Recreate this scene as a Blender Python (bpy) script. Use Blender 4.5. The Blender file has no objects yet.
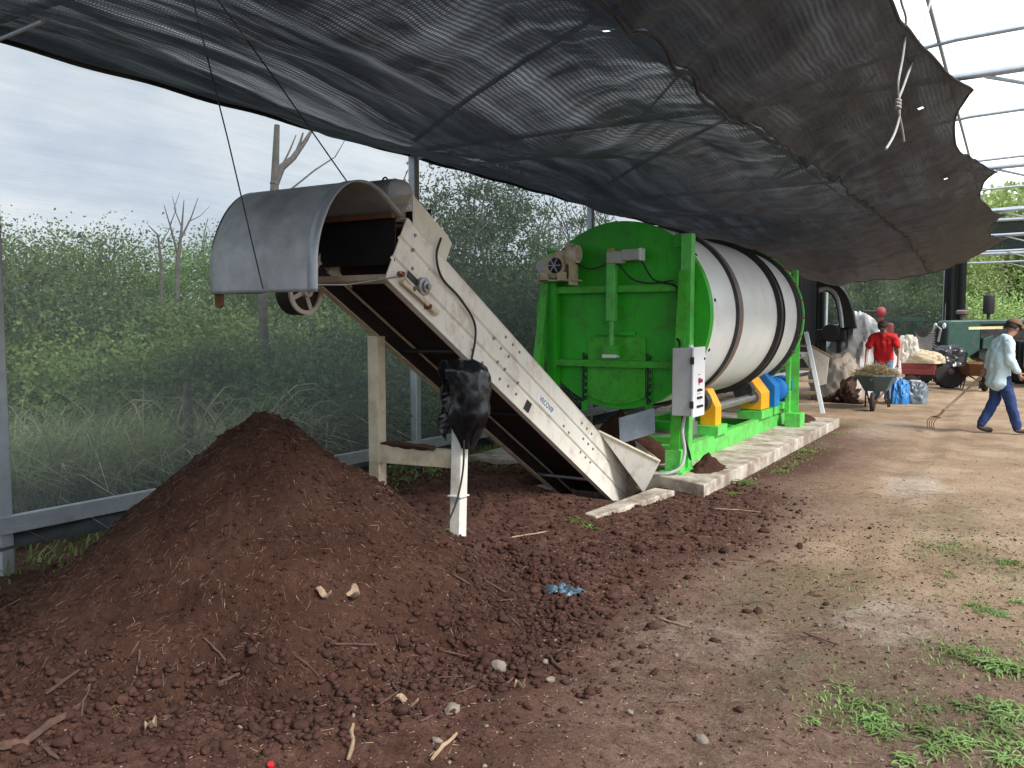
import bpy, bmesh, math, random
import numpy as np
from mathutils import Vector, Matrix, noise
rnd = random.Random(7)
rs = np.random.RandomState(11)
sc = bpy.context.scene
COL = sc.collection
PI = math.pi
R = math.radians
V = Vector

# ------------------------------------------------------------------ camera
CF, CH = 850.0, 1.6
pitch = math.atan((384 - 325) / CF)
yaw = R(30.5)
Fv = V((-math.sin(yaw) * math.cos(pitch), math.cos(yaw) * math.cos(pitch), -math.sin(pitch)))
Rv = V((math.cos(yaw), math.sin(yaw), 0))
Uv = Rv.cross(Fv)
cam = bpy.data.cameras.new('camera'); cam_o = bpy.data.objects.new('camera', cam); COL.objects.link(cam_o)
cam.sensor_width = 36; cam.lens = 36 * CF / 1024; cam.clip_end = 600; cam.clip_start = .05
m3 = Matrix((Rv, Uv, -Fv)).transposed()
cam_o.matrix_world = Matrix.Translation((0, 0, CH)) @ m3.to_4x4()
sc.camera = cam_o

def at(px, py, axis, val):
    """the point on the plane axis = val that the pixel looks at (used to read real positions off known planes)"""
    d = Fv + Rv * ((px - 512) / CF) + Uv * ((384 - py) / CF)
    o = V((0, 0, CH)); t = (val - o[axis]) / d[axis]
    return o + d * t

# ------------------------------------------------------------------ materials
def nd(nt, t, **k):
    n = nt.nodes.new(t)
    for a, b in k.items(): setattr(n, a, b)
    return n
def coords(nt, scale=(1, 1, 1), kind='Object'):
    tc = nd(nt, 'ShaderNodeTexCoord'); mp = nd(nt, 'ShaderNodeMapping'); mp.inputs['Scale'].default_value = scale
    nt.links.new(tc.outputs[kind], mp.inputs['Vector']); return mp.outputs[0]
def world_coords(nt, scale=(1, 1, 1)):
    g = nd(nt, 'ShaderNodeNewGeometry'); mp = nd(nt, 'ShaderNodeMapping'); mp.inputs['Scale'].default_value = scale
    nt.links.new(g.outputs['Position'], mp.inputs['Vector']); return mp.outputs[0]
def tex_noise(nt, vec, scale, detail=4, rough=.6):
    n = nd(nt, 'ShaderNodeTexNoise'); n.inputs['Scale'].default_value = scale; n.inputs['Detail'].default_value = detail
    n.inputs['Roughness'].default_value = rough; nt.links.new(vec, n.inputs['Vector']); return n.outputs['Fac']
def ramp(nt, fac, stops):
    r = nd(nt, 'ShaderNodeValToRGB'); e = r.color_ramp.elements
    e[0].position = stops[0][0]; e[0].color = (*stops[0][1], 1) if len(stops[0][1]) == 3 else stops[0][1]
    e[1].position = stops[-1][0]; e[1].color = (*stops[-1][1], 1) if len(stops[-1][1]) == 3 else stops[-1][1]
    for p, c in stops[1:-1]:
        x = e.new(p); x.color = (*c, 1)
    nt.links.new(fac, r.inputs[0]); return r.outputs[0]
def mixc(nt, fac, a, b, mode='MIX'):
    m = nd(nt, 'ShaderNodeMix', data_type='RGBA', blend_type=mode)
    for s, v in ((0, fac), (6, a), (7, b)):
        if hasattr(v, 'is_linked'): nt.links.new(v, m.inputs[s])
        elif s == 0: m.inputs[s].default_value = v
        else: m.inputs[s].default_value = (*v, 1)
    return m.outputs[2]
def math_n(nt, op, a, b=0.0):
    m = nd(nt, 'ShaderNodeMath', operation=op)
    for i, v in enumerate((a, b)):
        if hasattr(v, 'is_linked'): nt.links.new(v, m.inputs[i])
        else: m.inputs[i].default_value = v
    return m.outputs[0]
MATS = {}
def mat(name, col, rough=.6, metal=0., var=.18, scale=6, bump=0., bscale=60, dirt=None, dirt_amt=.5, dscale=3, spec=.5, coat=0., streak=0., scol=(.09, .05, .03)):
    if name in MATS: return MATS[name]
    m = bpy.data.materials.new(name); m.use_nodes = True; nt = m.node_tree; b = nt.nodes['Principled BSDF']
    v = world_coords(nt)
    n = tex_noise(nt, v, scale, 5)
    lo = tuple(max(0, c * (1 - var)) for c in col); hi = tuple(min(1, c * (1 + var)) for c in col)
    c = ramp(nt, n, [(.3, lo), (.7, hi)])
    if streak:
        sn = tex_noise(nt, world_coords(nt, (1, 1, .10)), 22, 5, .65); sm = tex_noise(nt, v, 1.8, 3)
        c = mixc(nt, math_n(nt, 'MULTIPLY', ramp(nt, sn, [(.55, (0,) * 3), (.70, (streak,) * 3)]), ramp(nt, sm, [(.42, (0,) * 3), (.58, (1,) * 3)])), c, scol)
        cn_ = tex_noise(nt, v, 55, 3, .8); c = mixc(nt, ramp(nt, cn_, [(.70, (0,) * 3), (.73, (.8,) * 3)]), c, (.06, .035, .022))
    if dirt:
        dn = tex_noise(nt, v, dscale, 8, .7)
        c = mixc(nt, ramp(nt, dn, [(.62 - dirt_amt * .3, (0, 0, 0)), (.72 - dirt_amt * .18, (dirt_amt,) * 3)]), c, dirt)
    nt.links.new(c, b.inputs['Base Color'])
    b.inputs['Roughness'].default_value = rough; b.inputs['Metallic'].default_value = metal
    b.inputs['Specular IOR Level'].default_value = spec
    if coat: b.inputs['Coat Weight'].default_value = coat
    rn = tex_noise(nt, v, scale * 4, 4)
    rr = nd(nt, 'ShaderNodeMapRange'); nt.links.new(rn, rr.inputs[0]); rr.inputs[3].default_value = max(.05, rough - .12); rr.inputs[4].default_value = min(1, rough + .15)
    nt.links.new(rr.outputs[0], b.inputs['Roughness'])
    if bump:
        bp = nd(nt, 'ShaderNodeBump'); bp.inputs['Strength'].default_value = bump; bp.inputs['Distance'].default_value = .01
        nt.links.new(tex_noise(nt, v, bscale, 6, .7), bp.inputs['Height']); nt.links.new(bp.outputs[0], b.inputs['Normal'])
    MATS[name] = m; return m

SOIL = (.060, .026, .019)
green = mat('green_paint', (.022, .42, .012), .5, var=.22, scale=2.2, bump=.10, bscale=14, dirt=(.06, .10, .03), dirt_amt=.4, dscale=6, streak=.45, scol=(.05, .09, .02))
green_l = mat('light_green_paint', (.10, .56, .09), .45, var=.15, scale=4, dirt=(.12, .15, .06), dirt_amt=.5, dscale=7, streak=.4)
green_p = mat('hatch_green_paint', (.05, .43, .015), .42, var=.15, scale=5, dirt=(.05, .09, .02), dirt_amt=.5, dscale=9, streak=.5)
white_d = mat('drum_white', (.72, .74, .73), .4, var=.05, scale=2, dirt=(.45, .38, .30), dirt_amt=.28, dscale=2.2, bump=.12, bscale=4, streak=.35, scol=(.35, .26, .19))
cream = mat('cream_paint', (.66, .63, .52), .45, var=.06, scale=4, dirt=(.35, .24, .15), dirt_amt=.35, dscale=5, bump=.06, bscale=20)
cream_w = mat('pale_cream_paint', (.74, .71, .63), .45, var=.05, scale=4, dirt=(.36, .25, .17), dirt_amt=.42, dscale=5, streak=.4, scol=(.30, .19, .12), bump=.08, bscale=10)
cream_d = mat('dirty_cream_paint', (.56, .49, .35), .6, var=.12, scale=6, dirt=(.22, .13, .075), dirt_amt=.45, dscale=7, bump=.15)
galv = mat('galvanised_sheet', (.42, .45, .46), .5, .5, var=.18, scale=7, dirt=(.26, .25, .21), dirt_amt=.5, dscale=4, bump=.12, bscale=120)
galv_p = mat('galvanised_pipe', (.42, .46, .49), .45, .6, var=.12, scale=12)
steel = mat('grey_steel', (.30, .30, .30), .4, .8, var=.2)
grey_p = mat('grey_enamel', (.42, .43, .43), .45, var=.08, dirt=(.2, .15, .1), dirt_amt=.3)
white_e = mat('white_enamel', (.72, .74, .76), .35, var=.03, coat=.2)
black = mat('black_paint', (.015, .015, .016), .5, var=.2)
rubber = mat('black_rubber', (.014, .012, .012), .75, var=.3, scale=5, dirt=(.05, .025, .018), dirt_amt=.5, bump=.15)
tyre_m = mat('tyre_rubber', (.022, .020, .019), .8, var=.3, dirt=(.08, .055, .04), dirt_amt=.3, dscale=8, bump=.2)
bandm = mat('brown_band_steel', (.17, .12, .11), .5, .2, var=.2, dirt=(.06, .04, .035), dirt_amt=.5)
bandk = mat('dark_band_steel', (.035, .036, .04), .4, .4, var=.25, dirt=(.12, .09, .07), dirt_amt=.4)
yellow = mat('yellow_guard_paint', (.80, .36, .008), .42, var=.08, dirt=(.3, .13, .02), dirt_amt=.3, dscale=10)
blue = mat('blue_motor_paint', (.01, .17, .50), .4, var=.12, dirt=(.04, .08, .12), dirt_amt=.3)
rust = mat('rusty_steel', (.16, .07, .035), .8, .1, var=.4, scale=15, bump=.2)
concrete = mat('pale_concrete', (.50, .45, .38), .85, var=.12, scale=6, bump=.35, bscale=50, dirt=(.16, .09, .06), dirt_amt=.75, dscale=3.5)
wood = mat('weathered_wood', (.30, .21, .13), .8, var=.25, scale=14, bump=.3, bscale=40)
bark = mat('grey_bark', (.14, .125, .11), .9, var=.35, scale=12, bump=.6, bscale=25)
twigm = mat('brown_twig', (.085, .045, .032), .85, var=.4, scale=14, bump=.3)
strawm = mat('dry_straw', (.19, .115, .072), .85, var=.5, scale=9)
straw_l = mat('pale_straw', (.33, .24, .16), .85, var=.4, scale=9)
clodm = mat('soil_clod', (.062, .030, .023), .95, var=.4, scale=10, bump=.8, bscale=60, spec=.15)
stonem = mat('pale_stone', (.19, .155, .125), .85, var=.25, scale=14, bump=.5, bscale=40)
tarpm = mat('grey_tarp', (.50, .50, .49), .5, var=.12, scale=3, dirt=(.26, .19, .13), dirt_amt=.5, dscale=2, bump=.2, bscale=12)
beige_t = mat('beige_sack', (.42, .34, .22), .75, var=.15, bump=.3)
bagm = mat('black_plastic', (.012, .012, .014), .22, var=.3, scale=4, bump=.25, bscale=22)
tractor_g = mat('tractor_green', (.011, .052, .037), .5, var=.2, dirt=(.10, .08, .05), dirt_amt=.4, dscale=5)
red_p = mat('red_paint', (.17, .02, .016), .5, var=.2, dirt=(.1, .04, .03), dirt_amt=.4)
skin_m = mat('skin', (.33, .18, .12), .55, var=.08)
hair_m = mat('black_hair', (.012, .010, .009), .7)
redcloth = mat('red_cloth', (.52, .012, .016), .85, var=.12, scale=8, bump=.3, bscale=20)
bluecloth = mat('pale_blue_cloth', (.50, .64, .70), .85, var=.08, scale=6, bump=.35, bscale=14)
navy = mat('navy_denim', (.018, .04, .14), .85, var=.25, scale=8, bump=.3, bscale=20)
bluegrey = mat('faded_denim', (.10, .16, .24), .85, var=.2, scale=8)
capb = mat('brown_cap_cloth', (.14, .075, .045), .85, var=.15)
barrow_t = mat('teal_barrow_paint', (.07, .14, .16), .5, var=.25, dirt=(.1, .07, .05), dirt_amt=.5)
blueplas = mat('blue_plastic', (.02, .16, .42), .4, var=.35, scale=9)
bluedark = mat('faded_blue_plastic', (.06, .11, .15), .45, var=.5, scale=30)
rope_m = mat('white_rope', (.36, .36, .35), .8, var=.15, scale=40, bump=.4, bscale=200)
wire_m = mat('dark_wire', (.05, .05, .055), .5, .5)
clear_sheet = mat('dull_tin_sheet', (.42, .47, .52), .35, .5, var=.15, scale=8, dirt=(.2, .15, .12), dirt_amt=.3)

def leaf_mat(name, col, var=.45, trans=.35):
    m = bpy.data.materials.new(name); m.use_nodes = True; nt = m.node_tree; b = nt.nodes['Principled BSDF']
    oi = nd(nt, 'ShaderNodeObjectInfo')
    n = tex_noise(nt, world_coords(nt), 2.2, 5, .7)
    a = tuple(c * (1 - var) for c in col); z = tuple(min(1, c * (1 + var)) for c in col)
    c1 = ramp(nt, n, [(.3, a), (.5, col), (.72, z)])
    hs = nd(nt, 'ShaderNodeHueSaturation'); nt.links.new(c1, hs.inputs['Color'])
    mr = nd(nt, 'ShaderNodeMapRange'); nt.links.new(oi.outputs['Random'], mr.inputs[0]); mr.inputs[3].default_value = .7; mr.inputs[4].default_value = 1.3
    nt.links.new(mr.outputs[0], hs.inputs['Value'])
    mh = nd(nt, 'ShaderNodeMapRange'); nt.links.new(oi.outputs['Random'], mh.inputs[0]); mh.inputs[3].default_value = .47; mh.inputs[4].default_value = .52
    nt.links.new(mh.outputs[0], hs.inputs['Hue'])
    nt.links.new(hs.outputs[0], b.inputs['Base Color']); b.inputs['Roughness'].default_value = .65
    tr = nd(nt, 'ShaderNodeBsdfTranslucent'); nt.links.new(hs.outputs[0], tr.inputs[0])
    mx = nd(nt, 'ShaderNodeMixShader'); mx.inputs[0].default_value = trans
    nt.links.new(b.outputs[0], mx.inputs[1]); nt.links.new(tr.outputs[0], mx.inputs[2])
    nt.links.new(mx.outputs[0], nt.nodes['Material Output'].inputs[0]); return m
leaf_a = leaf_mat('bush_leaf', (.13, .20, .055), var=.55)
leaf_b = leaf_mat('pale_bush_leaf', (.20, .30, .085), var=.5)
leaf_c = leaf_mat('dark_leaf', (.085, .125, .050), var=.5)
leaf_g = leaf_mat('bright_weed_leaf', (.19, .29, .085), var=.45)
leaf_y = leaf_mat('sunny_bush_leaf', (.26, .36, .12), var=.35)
grass_d = leaf_mat('dry_grass_blade', (.50, .48, .30))
grass_p = leaf_mat('pale_grass_blade', (.34, .42, .16), var=.5)

def net_mat(name, fibre, open_a, open_b, pitch_m, stretch, sheen=.15, noise_scale=1.5, tone=None, kn=(.93, 1.1), left=0., cvar=.32):
    """knitted shade cloth: fibres that reflect and pass a little light, and gaps"""
    m = bpy.data.materials.new(name); m.use_nodes = True; nt = m.node_tree; b = nt.nodes['Principled BSDF']
    v = world_coords(nt, stretch)
    n = tex_noise(nt, v, noise_scale, 6, .6)
    op = nd(nt, 'ShaderNodeMapRange'); nt.links.new(n, op.inputs[0]); op.inputs[1].default_value = .32; op.inputs[2].default_value = .68
    op.inputs[3].default_value = open_a; op.inputs[4].default_value = open_b
    # knit pattern
    wv = world_coords(nt)
    w1 = nd(nt, 'ShaderNodeTexWave', wave_type='BANDS', bands_direction='Y'); w1.inputs['Scale'].default_value = .314 / pitch_m; w1.inputs['Distortion'].default_value = 1.2
    w1.inputs['Detail'].default_value = 1
    w2 = nd(nt, 'ShaderNodeTexWave', wave_type='BANDS', bands_direction='X' if 'roof' in name else 'Z'); w2.inputs['Scale'].default_value = .314 / pitch_m / 1.6; w2.inputs['Distortion'].default_value = 1.5
    nt.links.new(wv, w1.inputs[0]); nt.links.new(wv, w2.inputs[0])
    knit = math_n(nt, 'MULTIPLY', w1.outputs['Fac'], w2.outputs['Fac'])
    k2 = nd(nt, 'ShaderNodeMapRange'); nt.links.new(knit, k2.inputs[0]); k2.inputs[3].default_value = kn[0]; k2.inputs[4].default_value = kn[1]
    fac = math_n(nt, 'MULTIPLY', op.outputs[0], k2.outputs[0])
    if left:   # gaps widened toward the left net near the viewer, imitating bright fold highlights
        g2 = nd(nt, 'ShaderNodeNewGeometry'); s2 = nd(nt, 'ShaderNodeSeparateXYZ'); nt.links.new(g2.outputs['Position'], s2.inputs[0])
        a1 = nd(nt, 'ShaderNodeMapRange'); nt.links.new(s2.outputs['X'], a1.inputs[0]); a1.inputs[1].default_value = -1.7; a1.inputs[2].default_value = -3.2
        a2 = nd(nt, 'ShaderNodeMapRange'); nt.links.new(s2.outputs['Y'], a2.inputs[0]); a2.inputs[1].default_value = 8.5; a2.inputs[2].default_value = 3.5
        a3 = nd(nt, 'ShaderNodeMapRange'); nt.links.new(s2.outputs['X'], a3.inputs[0]); a3.inputs[1].default_value = -5.3; a3.inputs[2].default_value = -4.4
        lf = math_n(nt, 'MULTIPLY', math_n(nt, 'MULTIPLY', a1.outputs[0], a2.outputs[0]), a3.outputs[0])
        # streaks of extra openness stand in for highlights on folds and beside the seam
        t1 = tex_noise(nt, world_coords(nt, (3.0, .30, 1)), 1.3, 6, .60); t2 = tex_noise(nt, world_coords(nt, (.6, 2.6, 1)), 1.5, 5, .58)
        st1 = math_n(nt, 'MULTIPLY', ramp(nt, t1, [(.47, (0,) * 3), (.72, (1,) * 3)]), lf)
        sm1 = nd(nt, 'ShaderNodeMapRange'); nt.links.new(s2.outputs['X'], sm1.inputs[0]); sm1.inputs[1].default_value = -2.9; sm1.inputs[2].default_value = -1.7
        sm2 = nd(nt, 'ShaderNodeMath', operation='LESS_THAN'); nt.links.new(s2.outputs['X'], sm2.inputs[0]); sm2.inputs[1].default_value = SEAM
        sm3 = nd(nt, 'ShaderNodeMapRange'); nt.links.new(s2.outputs['Y'], sm3.inputs[0]); sm3.inputs[1].default_value = 12; sm3.inputs[2].default_value = 4
        st2 = math_n(nt, 'MULTIPLY', math_n(nt, 'MULTIPLY', ramp(nt, t2, [(.47, (0,) * 3), (.70, (1,) * 3)]), math_n(nt, 'MULTIPLY', sm1.outputs[0], sm2.outputs[0])), sm3.outputs[0])
        base = nd(nt, 'ShaderNodeMapRange'); nt.links.new(n, base.inputs[0]); base.inputs[1].default_value = .5; base.inputs[2].default_value = .75; base.inputs[3].default_value = 0; base.inputs[4].default_value = .012
        ex = math_n(nt, 'ADD', math_n(nt, 'MULTIPLY', st1, .13), math_n(nt, 'ADD', math_n(nt, 'MULTIPLY', st2, .10), base.outputs[0]))
        fac = math_n(nt, 'ADD', fac, math_n(nt, 'MULTIPLY', ex, k2.outputs[0]))
    col = ramp(nt, n, [(.3, tuple(c * (1 - cvar) for c in fibre)), (.7, tuple(c * (1 + cvar) for c in fibre))])
    if tone:
        tn = tex_noise(nt, world_coords(nt, (.5, .12, 1)), 1.1, 3)
        g = nd(nt, 'ShaderNodeNewGeometry'); sp = nd(nt, 'ShaderNodeSeparateXYZ'); nt.links.new(g.outputs['Position'], sp.inputs[0])
        yy = nd(nt, 'ShaderNodeMapRange'); nt.links.new(sp.outputs['Y'], yy.inputs[0]); yy.inputs[1].default_value = 13; yy.inputs[2].default_value = 20.5
        f2 = math_n(nt, 'MULTIPLY', yy.outputs[0], math_n(nt, 'ADD', tn, .35))
        col = mixc(nt, f2, col, tone)
    nt.links.new(col, b.inputs['Base Color']); b.inputs['Roughness'].default_value = .5
    b.inputs['Specular IOR Level'].default_value = sheen
    bp = nd(nt, 'ShaderNodeBump'); bp.inputs['Strength'].default_value = .6; bp.inputs['Distance'].default_value = .004
    nt.links.new(knit, bp.inputs['Height'])
    if 'roof' in name:
        b2 = nd(nt, 'ShaderNodeBump'); b2.inputs['Strength'].default_value = 1.0; b2.inputs['Distance'].default_value = .09
        f1 = tex_noise(nt, world_coords(nt, (2.2, .5, 1)), 1.5, 5, .52); f2 = tex_noise(nt, world_coords(nt, (.8, 2.0, 1)), 1.3, 4, .5)
        nt.links.new(math_n(nt, 'ADD', f1, math_n(nt, 'MULTIPLY', f2, .7)), b2.inputs['Height']); nt.links.new(b2.outputs[0], bp.inputs['Normal'])
    nt.links.new(bp.outputs[0], b.inputs['Normal'])
    tl = nd(nt, 'ShaderNodeBsdfTranslucent'); nt.links.new(col, tl.inputs[0])
    m0 = nd(nt, 'ShaderNodeMixShader'); m0.inputs[0].default_value = .35
    nt.links.new(b.outputs[0], m0.inputs[1]); nt.links.new(tl.outputs[0], m0.inputs[2])
    tp = nd(nt, 'ShaderNodeBsdfTransparent')
    m1 = nd(nt, 'ShaderNodeMixShader'); nt.links.new(fac, m1.inputs[0])
    nt.links.new(m0.outputs[0], m1.inputs[1]); nt.links.new(tp.outputs[0], m1.inputs[2])
    nt.links.new(m1.outputs[0], nt.nodes['Material Output'].inputs[0]); return m
SEAM = -1.53
roof_net_m = net_mat('roof_shade_cloth', (.012, .014, .018), .0006, .0055, .018, (3.2, .45, 1.5), sheen=.42, noise_scale=1.5, tone=(.050, .038, .030), kn=(.3, 2.4), left=4.0)
side_net_m = net_mat('side_shade_cloth', (.122, .138, .140), .37, .41, .012, (1, .3, 7), sheen=.3, noise_scale=2.2, kn=(.97, 1.04), cvar=.07)
back_net_m = net_mat('back_shade_cloth', (.035, .043, .041), .17, .25, .02, (1, 1, .4), sheen=.2, noise_scale=1.2)
dark_net_m = net_mat('dark_shade_cloth', (.008, .009, .010), .04, .08, .02, (2, 2, .3), sheen=.2, noise_scale=2)

# ------------------------------------------------------------------ mesh helpers
class MB:
    def __init__(s): s.v = []; s.f = []; s.smooth = False
    def add(s, vs, fs):
        o = len(s.v); s.v += [tuple(p) for p in vs]; s.f += [tuple(i + o for i in f) for f in fs]; return s
    def box(s, c, size, M=None):
        x, y, z = (q / 2 for q in size); c = V(c)
        vs = [V((a * x, b * y, d * z)) for a in (-1, 1) for b in (-1, 1) for d in (-1, 1)]
        vs = [(M @ p if M else p) + c for p in vs]
        return s.add(vs, [(0, 1, 3, 2), (4, 6, 7, 5), (0, 4, 5, 1), (2, 3, 7, 6), (0, 2, 6, 4), (1, 5, 7, 3)])
    def span(s, a, b): # box from corner to corner
        a, b = V(a), V(b); return s.box((a + b) / 2, [abs(q) for q in (b - a)])
    def beam(s, p, q, w, h, up=(0, 0, 1)): # w across, h along up
        p, q = V(p), V(q); d = q - p; L = d.length; d.normalize(); up = V(up)
        x = d.cross(up)
        if x.length < 1e-4: x = d.cross(V((1, 0, 0)))
        x.normalize(); z = x.cross(d)
        return s.box((p + q) / 2, (w, L, h), Matrix((x, d, z)).transposed())
    def tube(s, pts, r, n=10, caps=True):
        pts = [V(p) for p in pts]; rad = r if isinstance(r, (list, tuple)) else [r] * len(pts)
        o = len(s.v); t0 = (pts[1] - pts[0]).normalized()
        a = t0.orthogonal().normalized()
        for i, p in enumerate(pts):
            t = ((pts[min(i + 1, len(pts) - 1)] - pts[max(i - 1, 0)])).normalized()
            a = (a - t * a.dot(t)).normalized(); b = t.cross(a)
            for k in range(n):
                an = 2 * PI * k / n; s.v.append(tuple(p + (a * math.cos(an) + b * math.sin(an)) * rad[i]))
        for i in range(len(pts) - 1):
            for k in range(n):
                k2 = (k + 1) % n; s.f.append((o + i * n + k, o + i * n + k2, o + (i + 1) * n + k2, o + (i + 1) * n + k))
        if caps:
            s.f.append(tuple(o + k for k in range(n))[::-1]); s.f.append(tuple(o + (len(pts) - 1) * n + k for k in range(n)))
        return s
    def lathe(s, c, axis, prof, n=48, closed=False): # prof: (along axis, radius)
        c = V(c); axis = V(axis).normalized(); a = axis.orthogonal().normalized(); b = axis.cross(a); o = len(s.v); m = len(prof)
        for h, r in prof:
            for k in range(n):
                an = 2 * PI * k / n; s.v.append(tuple(c + axis * h + (a * math.cos(an) + b * math.sin(an)) * r))
        for i in range(m if closed else m - 1):
            j = (i + 1) % m
            for k in range(n):
                k2 = (k + 1) % n; s.f.append((o + i * n + k, o + i * n + k2, o + j * n + k2, o + j * n + k))
        if not closed:
            s.f.append(tuple(o + k for k in range(n))[::-1]); s.f.append(tuple(o + (m - 1) * n + k for k in range(n)))
        return s
    def prism(s, poly, off): # poly: 3D points, extruded by off
        off = V(off); n = len(poly); a = [V(p) for p in poly]
        vs = a + [p + off for p in a]
        return s.add(vs, [tuple(range(n)), tuple(range(2 * n - 1, n - 1, -1))] + [(i, i + n, (i + 1) % n + n, (i + 1) % n) for i in range(n)])
    def ball(s, c, r, seg=12, rings=8, amp=0, fr=1.):
        c = V(c); rr = r if isinstance(r, (list, tuple)) else (r, r, r); o = len(s.v)
        for i in range(rings + 1):
            th = PI * i / rings
            for k in range(seg):
                ph = 2 * PI * k / seg; d = V((math.sin(th) * math.cos(ph), math.sin(th) * math.sin(ph), math.cos(th)))
                q = 1 + (amp * noise.noise(d * fr + c * 3) if amp else 0)
                s.v.append((c.x + d.x * rr[0] * q, c.y + d.y * rr[1] * q, c.z + d.z * rr[2] * q))
        for i in range(rings):
            for k in range(seg):
                k2 = (k + 1) % seg; s.f.append((o + i * seg + k, o + (i + 1) * seg + k, o + (i + 1) * seg + k2, o + i * seg + k2))
        return s
    def build(s, name, m, parent=None, bevel=0, smooth=None, solid=0, origin=None):
        me = bpy.data.meshes.new(name); vs = s.v
        o = bpy.data.objects.new(name, me)
        if parent is None and origin is None: # keep the origin on the thing
            a = np.array(vs); origin = V(((a[:, 0].min() + a[:, 0].max()) / 2, (a[:, 1].min() + a[:, 1].max()) / 2, a[:, 2].min()))
        if parent is not None: org = wpos(parent)
        else: org = V(origin)
        me.from_pydata([(p[0] - org.x, p[1] - org.y, p[2] - org.z) for p in vs], [], s.f)
        bm = bmesh.new(); bm.from_mesh(me); bmesh.ops.remove_doubles(bm, verts=bm.verts, dist=1e-5); bmesh.ops.recalc_face_normals(bm, faces=bm.faces); bm.to_mesh(me); bm.free()
        me.materials.append(m); COL.objects.link(o)
        if parent is not None: o.parent = parent
        else: o.location = org
        if smooth or (smooth is None and s.smooth):
            for p in me.polygons: p.use_smooth = True
            try: me.set_sharp_from_angle(angle=R(40))
            except Exception: pass
        if solid:
            md = o.modifiers.new('solid', 'SOLIDIFY'); md.thickness = solid
        if bevel:
            md = o.modifiers.new('bevel', 'BEVEL'); md.width = bevel; md.segments = 2; md.limit_method = 'ANGLE'
        return o
def wpos(o):
    p = V((0, 0, 0))
    while o is not None: p += o.location; o = o.parent
    return p
def tag(o, label=None, cat=None, group=None, kind=None):
    for k, v in (('label', label), ('category', cat), ('group', group), ('kind', kind)):
        if v: o[k] = v
    return o
def thing(name, loc, label, cat, group=None):
    o = bpy.data.objects.new(name, None); COL.objects.link(o); o.location = loc; o.empty_display_size = .1
    return tag(o, label, cat, group)
def copy_tree(o, parent=None):
    c = o.copy(); COL.objects.link(c)
    if parent is not None: c.parent = parent
    for ch in list(o.children): copy_tree(ch, c)
    return c
def raw_mesh(name, verts, faces, m, smooth=False):
    me = bpy.data.meshes.new(name); verts = np.asarray(verts, dtype=np.float32); faces = np.asarray(faces, dtype=np.int32)
    k = faces.shape[1]; me.vertices.add(len(verts)); me.vertices.foreach_set('co', verts.ravel())
    me.loops.add(faces.size); me.loops.foreach_set('vertex_index', faces.ravel())
    me.polygons.add(len(faces)); me.polygons.foreach_set('loop_start', np.arange(0, faces.size, k, dtype=np.int32))
    me.update(calc_edges=True); me.materials.append(m)
    if smooth: me.polygons.foreach_set('use_smooth', np.ones(len(faces), dtype=bool))
    me.validate(); return me
def link(name, me, loc=(0, 0, 0), parent=None):
    o = bpy.data.objects.new(name, me); COL.objects.link(o); o.location = loc
    if parent is not None: o.parent = parent
    return o

# numpy value noise
_G = rs.rand(256, 256)
def vn(x, y):
    x = np.asarray(x, float); y = np.asarray(y, float); xi = np.floor(x).astype(int); yi = np.floor(y).astype(int); fx = x - xi; fy = y - yi
    fx = fx * fx * (3 - 2 * fx); fy = fy * fy * (3 - 2 * fy)
    g = lambda a, b: _G[a % 256, b % 256]
    return (g(xi, yi) * (1 - fx) + g(xi + 1, yi) * fx) * (1 - fy) + (g(xi, yi + 1) * (1 - fx) + g(xi + 1, yi + 1) * fx) * fy
def fbm(x, y, s, o=4, seed=0):
    t = 0; a = 1; n = 0
    for i in range(o):
        t = t + a * vn(x * s + 17.3 * i + seed * 31.7, y * s + 5.1 * i + seed * 13.1); n += a; a *= .5; s *= 2.03
    return t / n * 2 - 1
def sstep(a, b, x):
    t = np.clip((x - a) / (b - a), 0, 1); return t * t * (3 - 2 * t)

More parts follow.
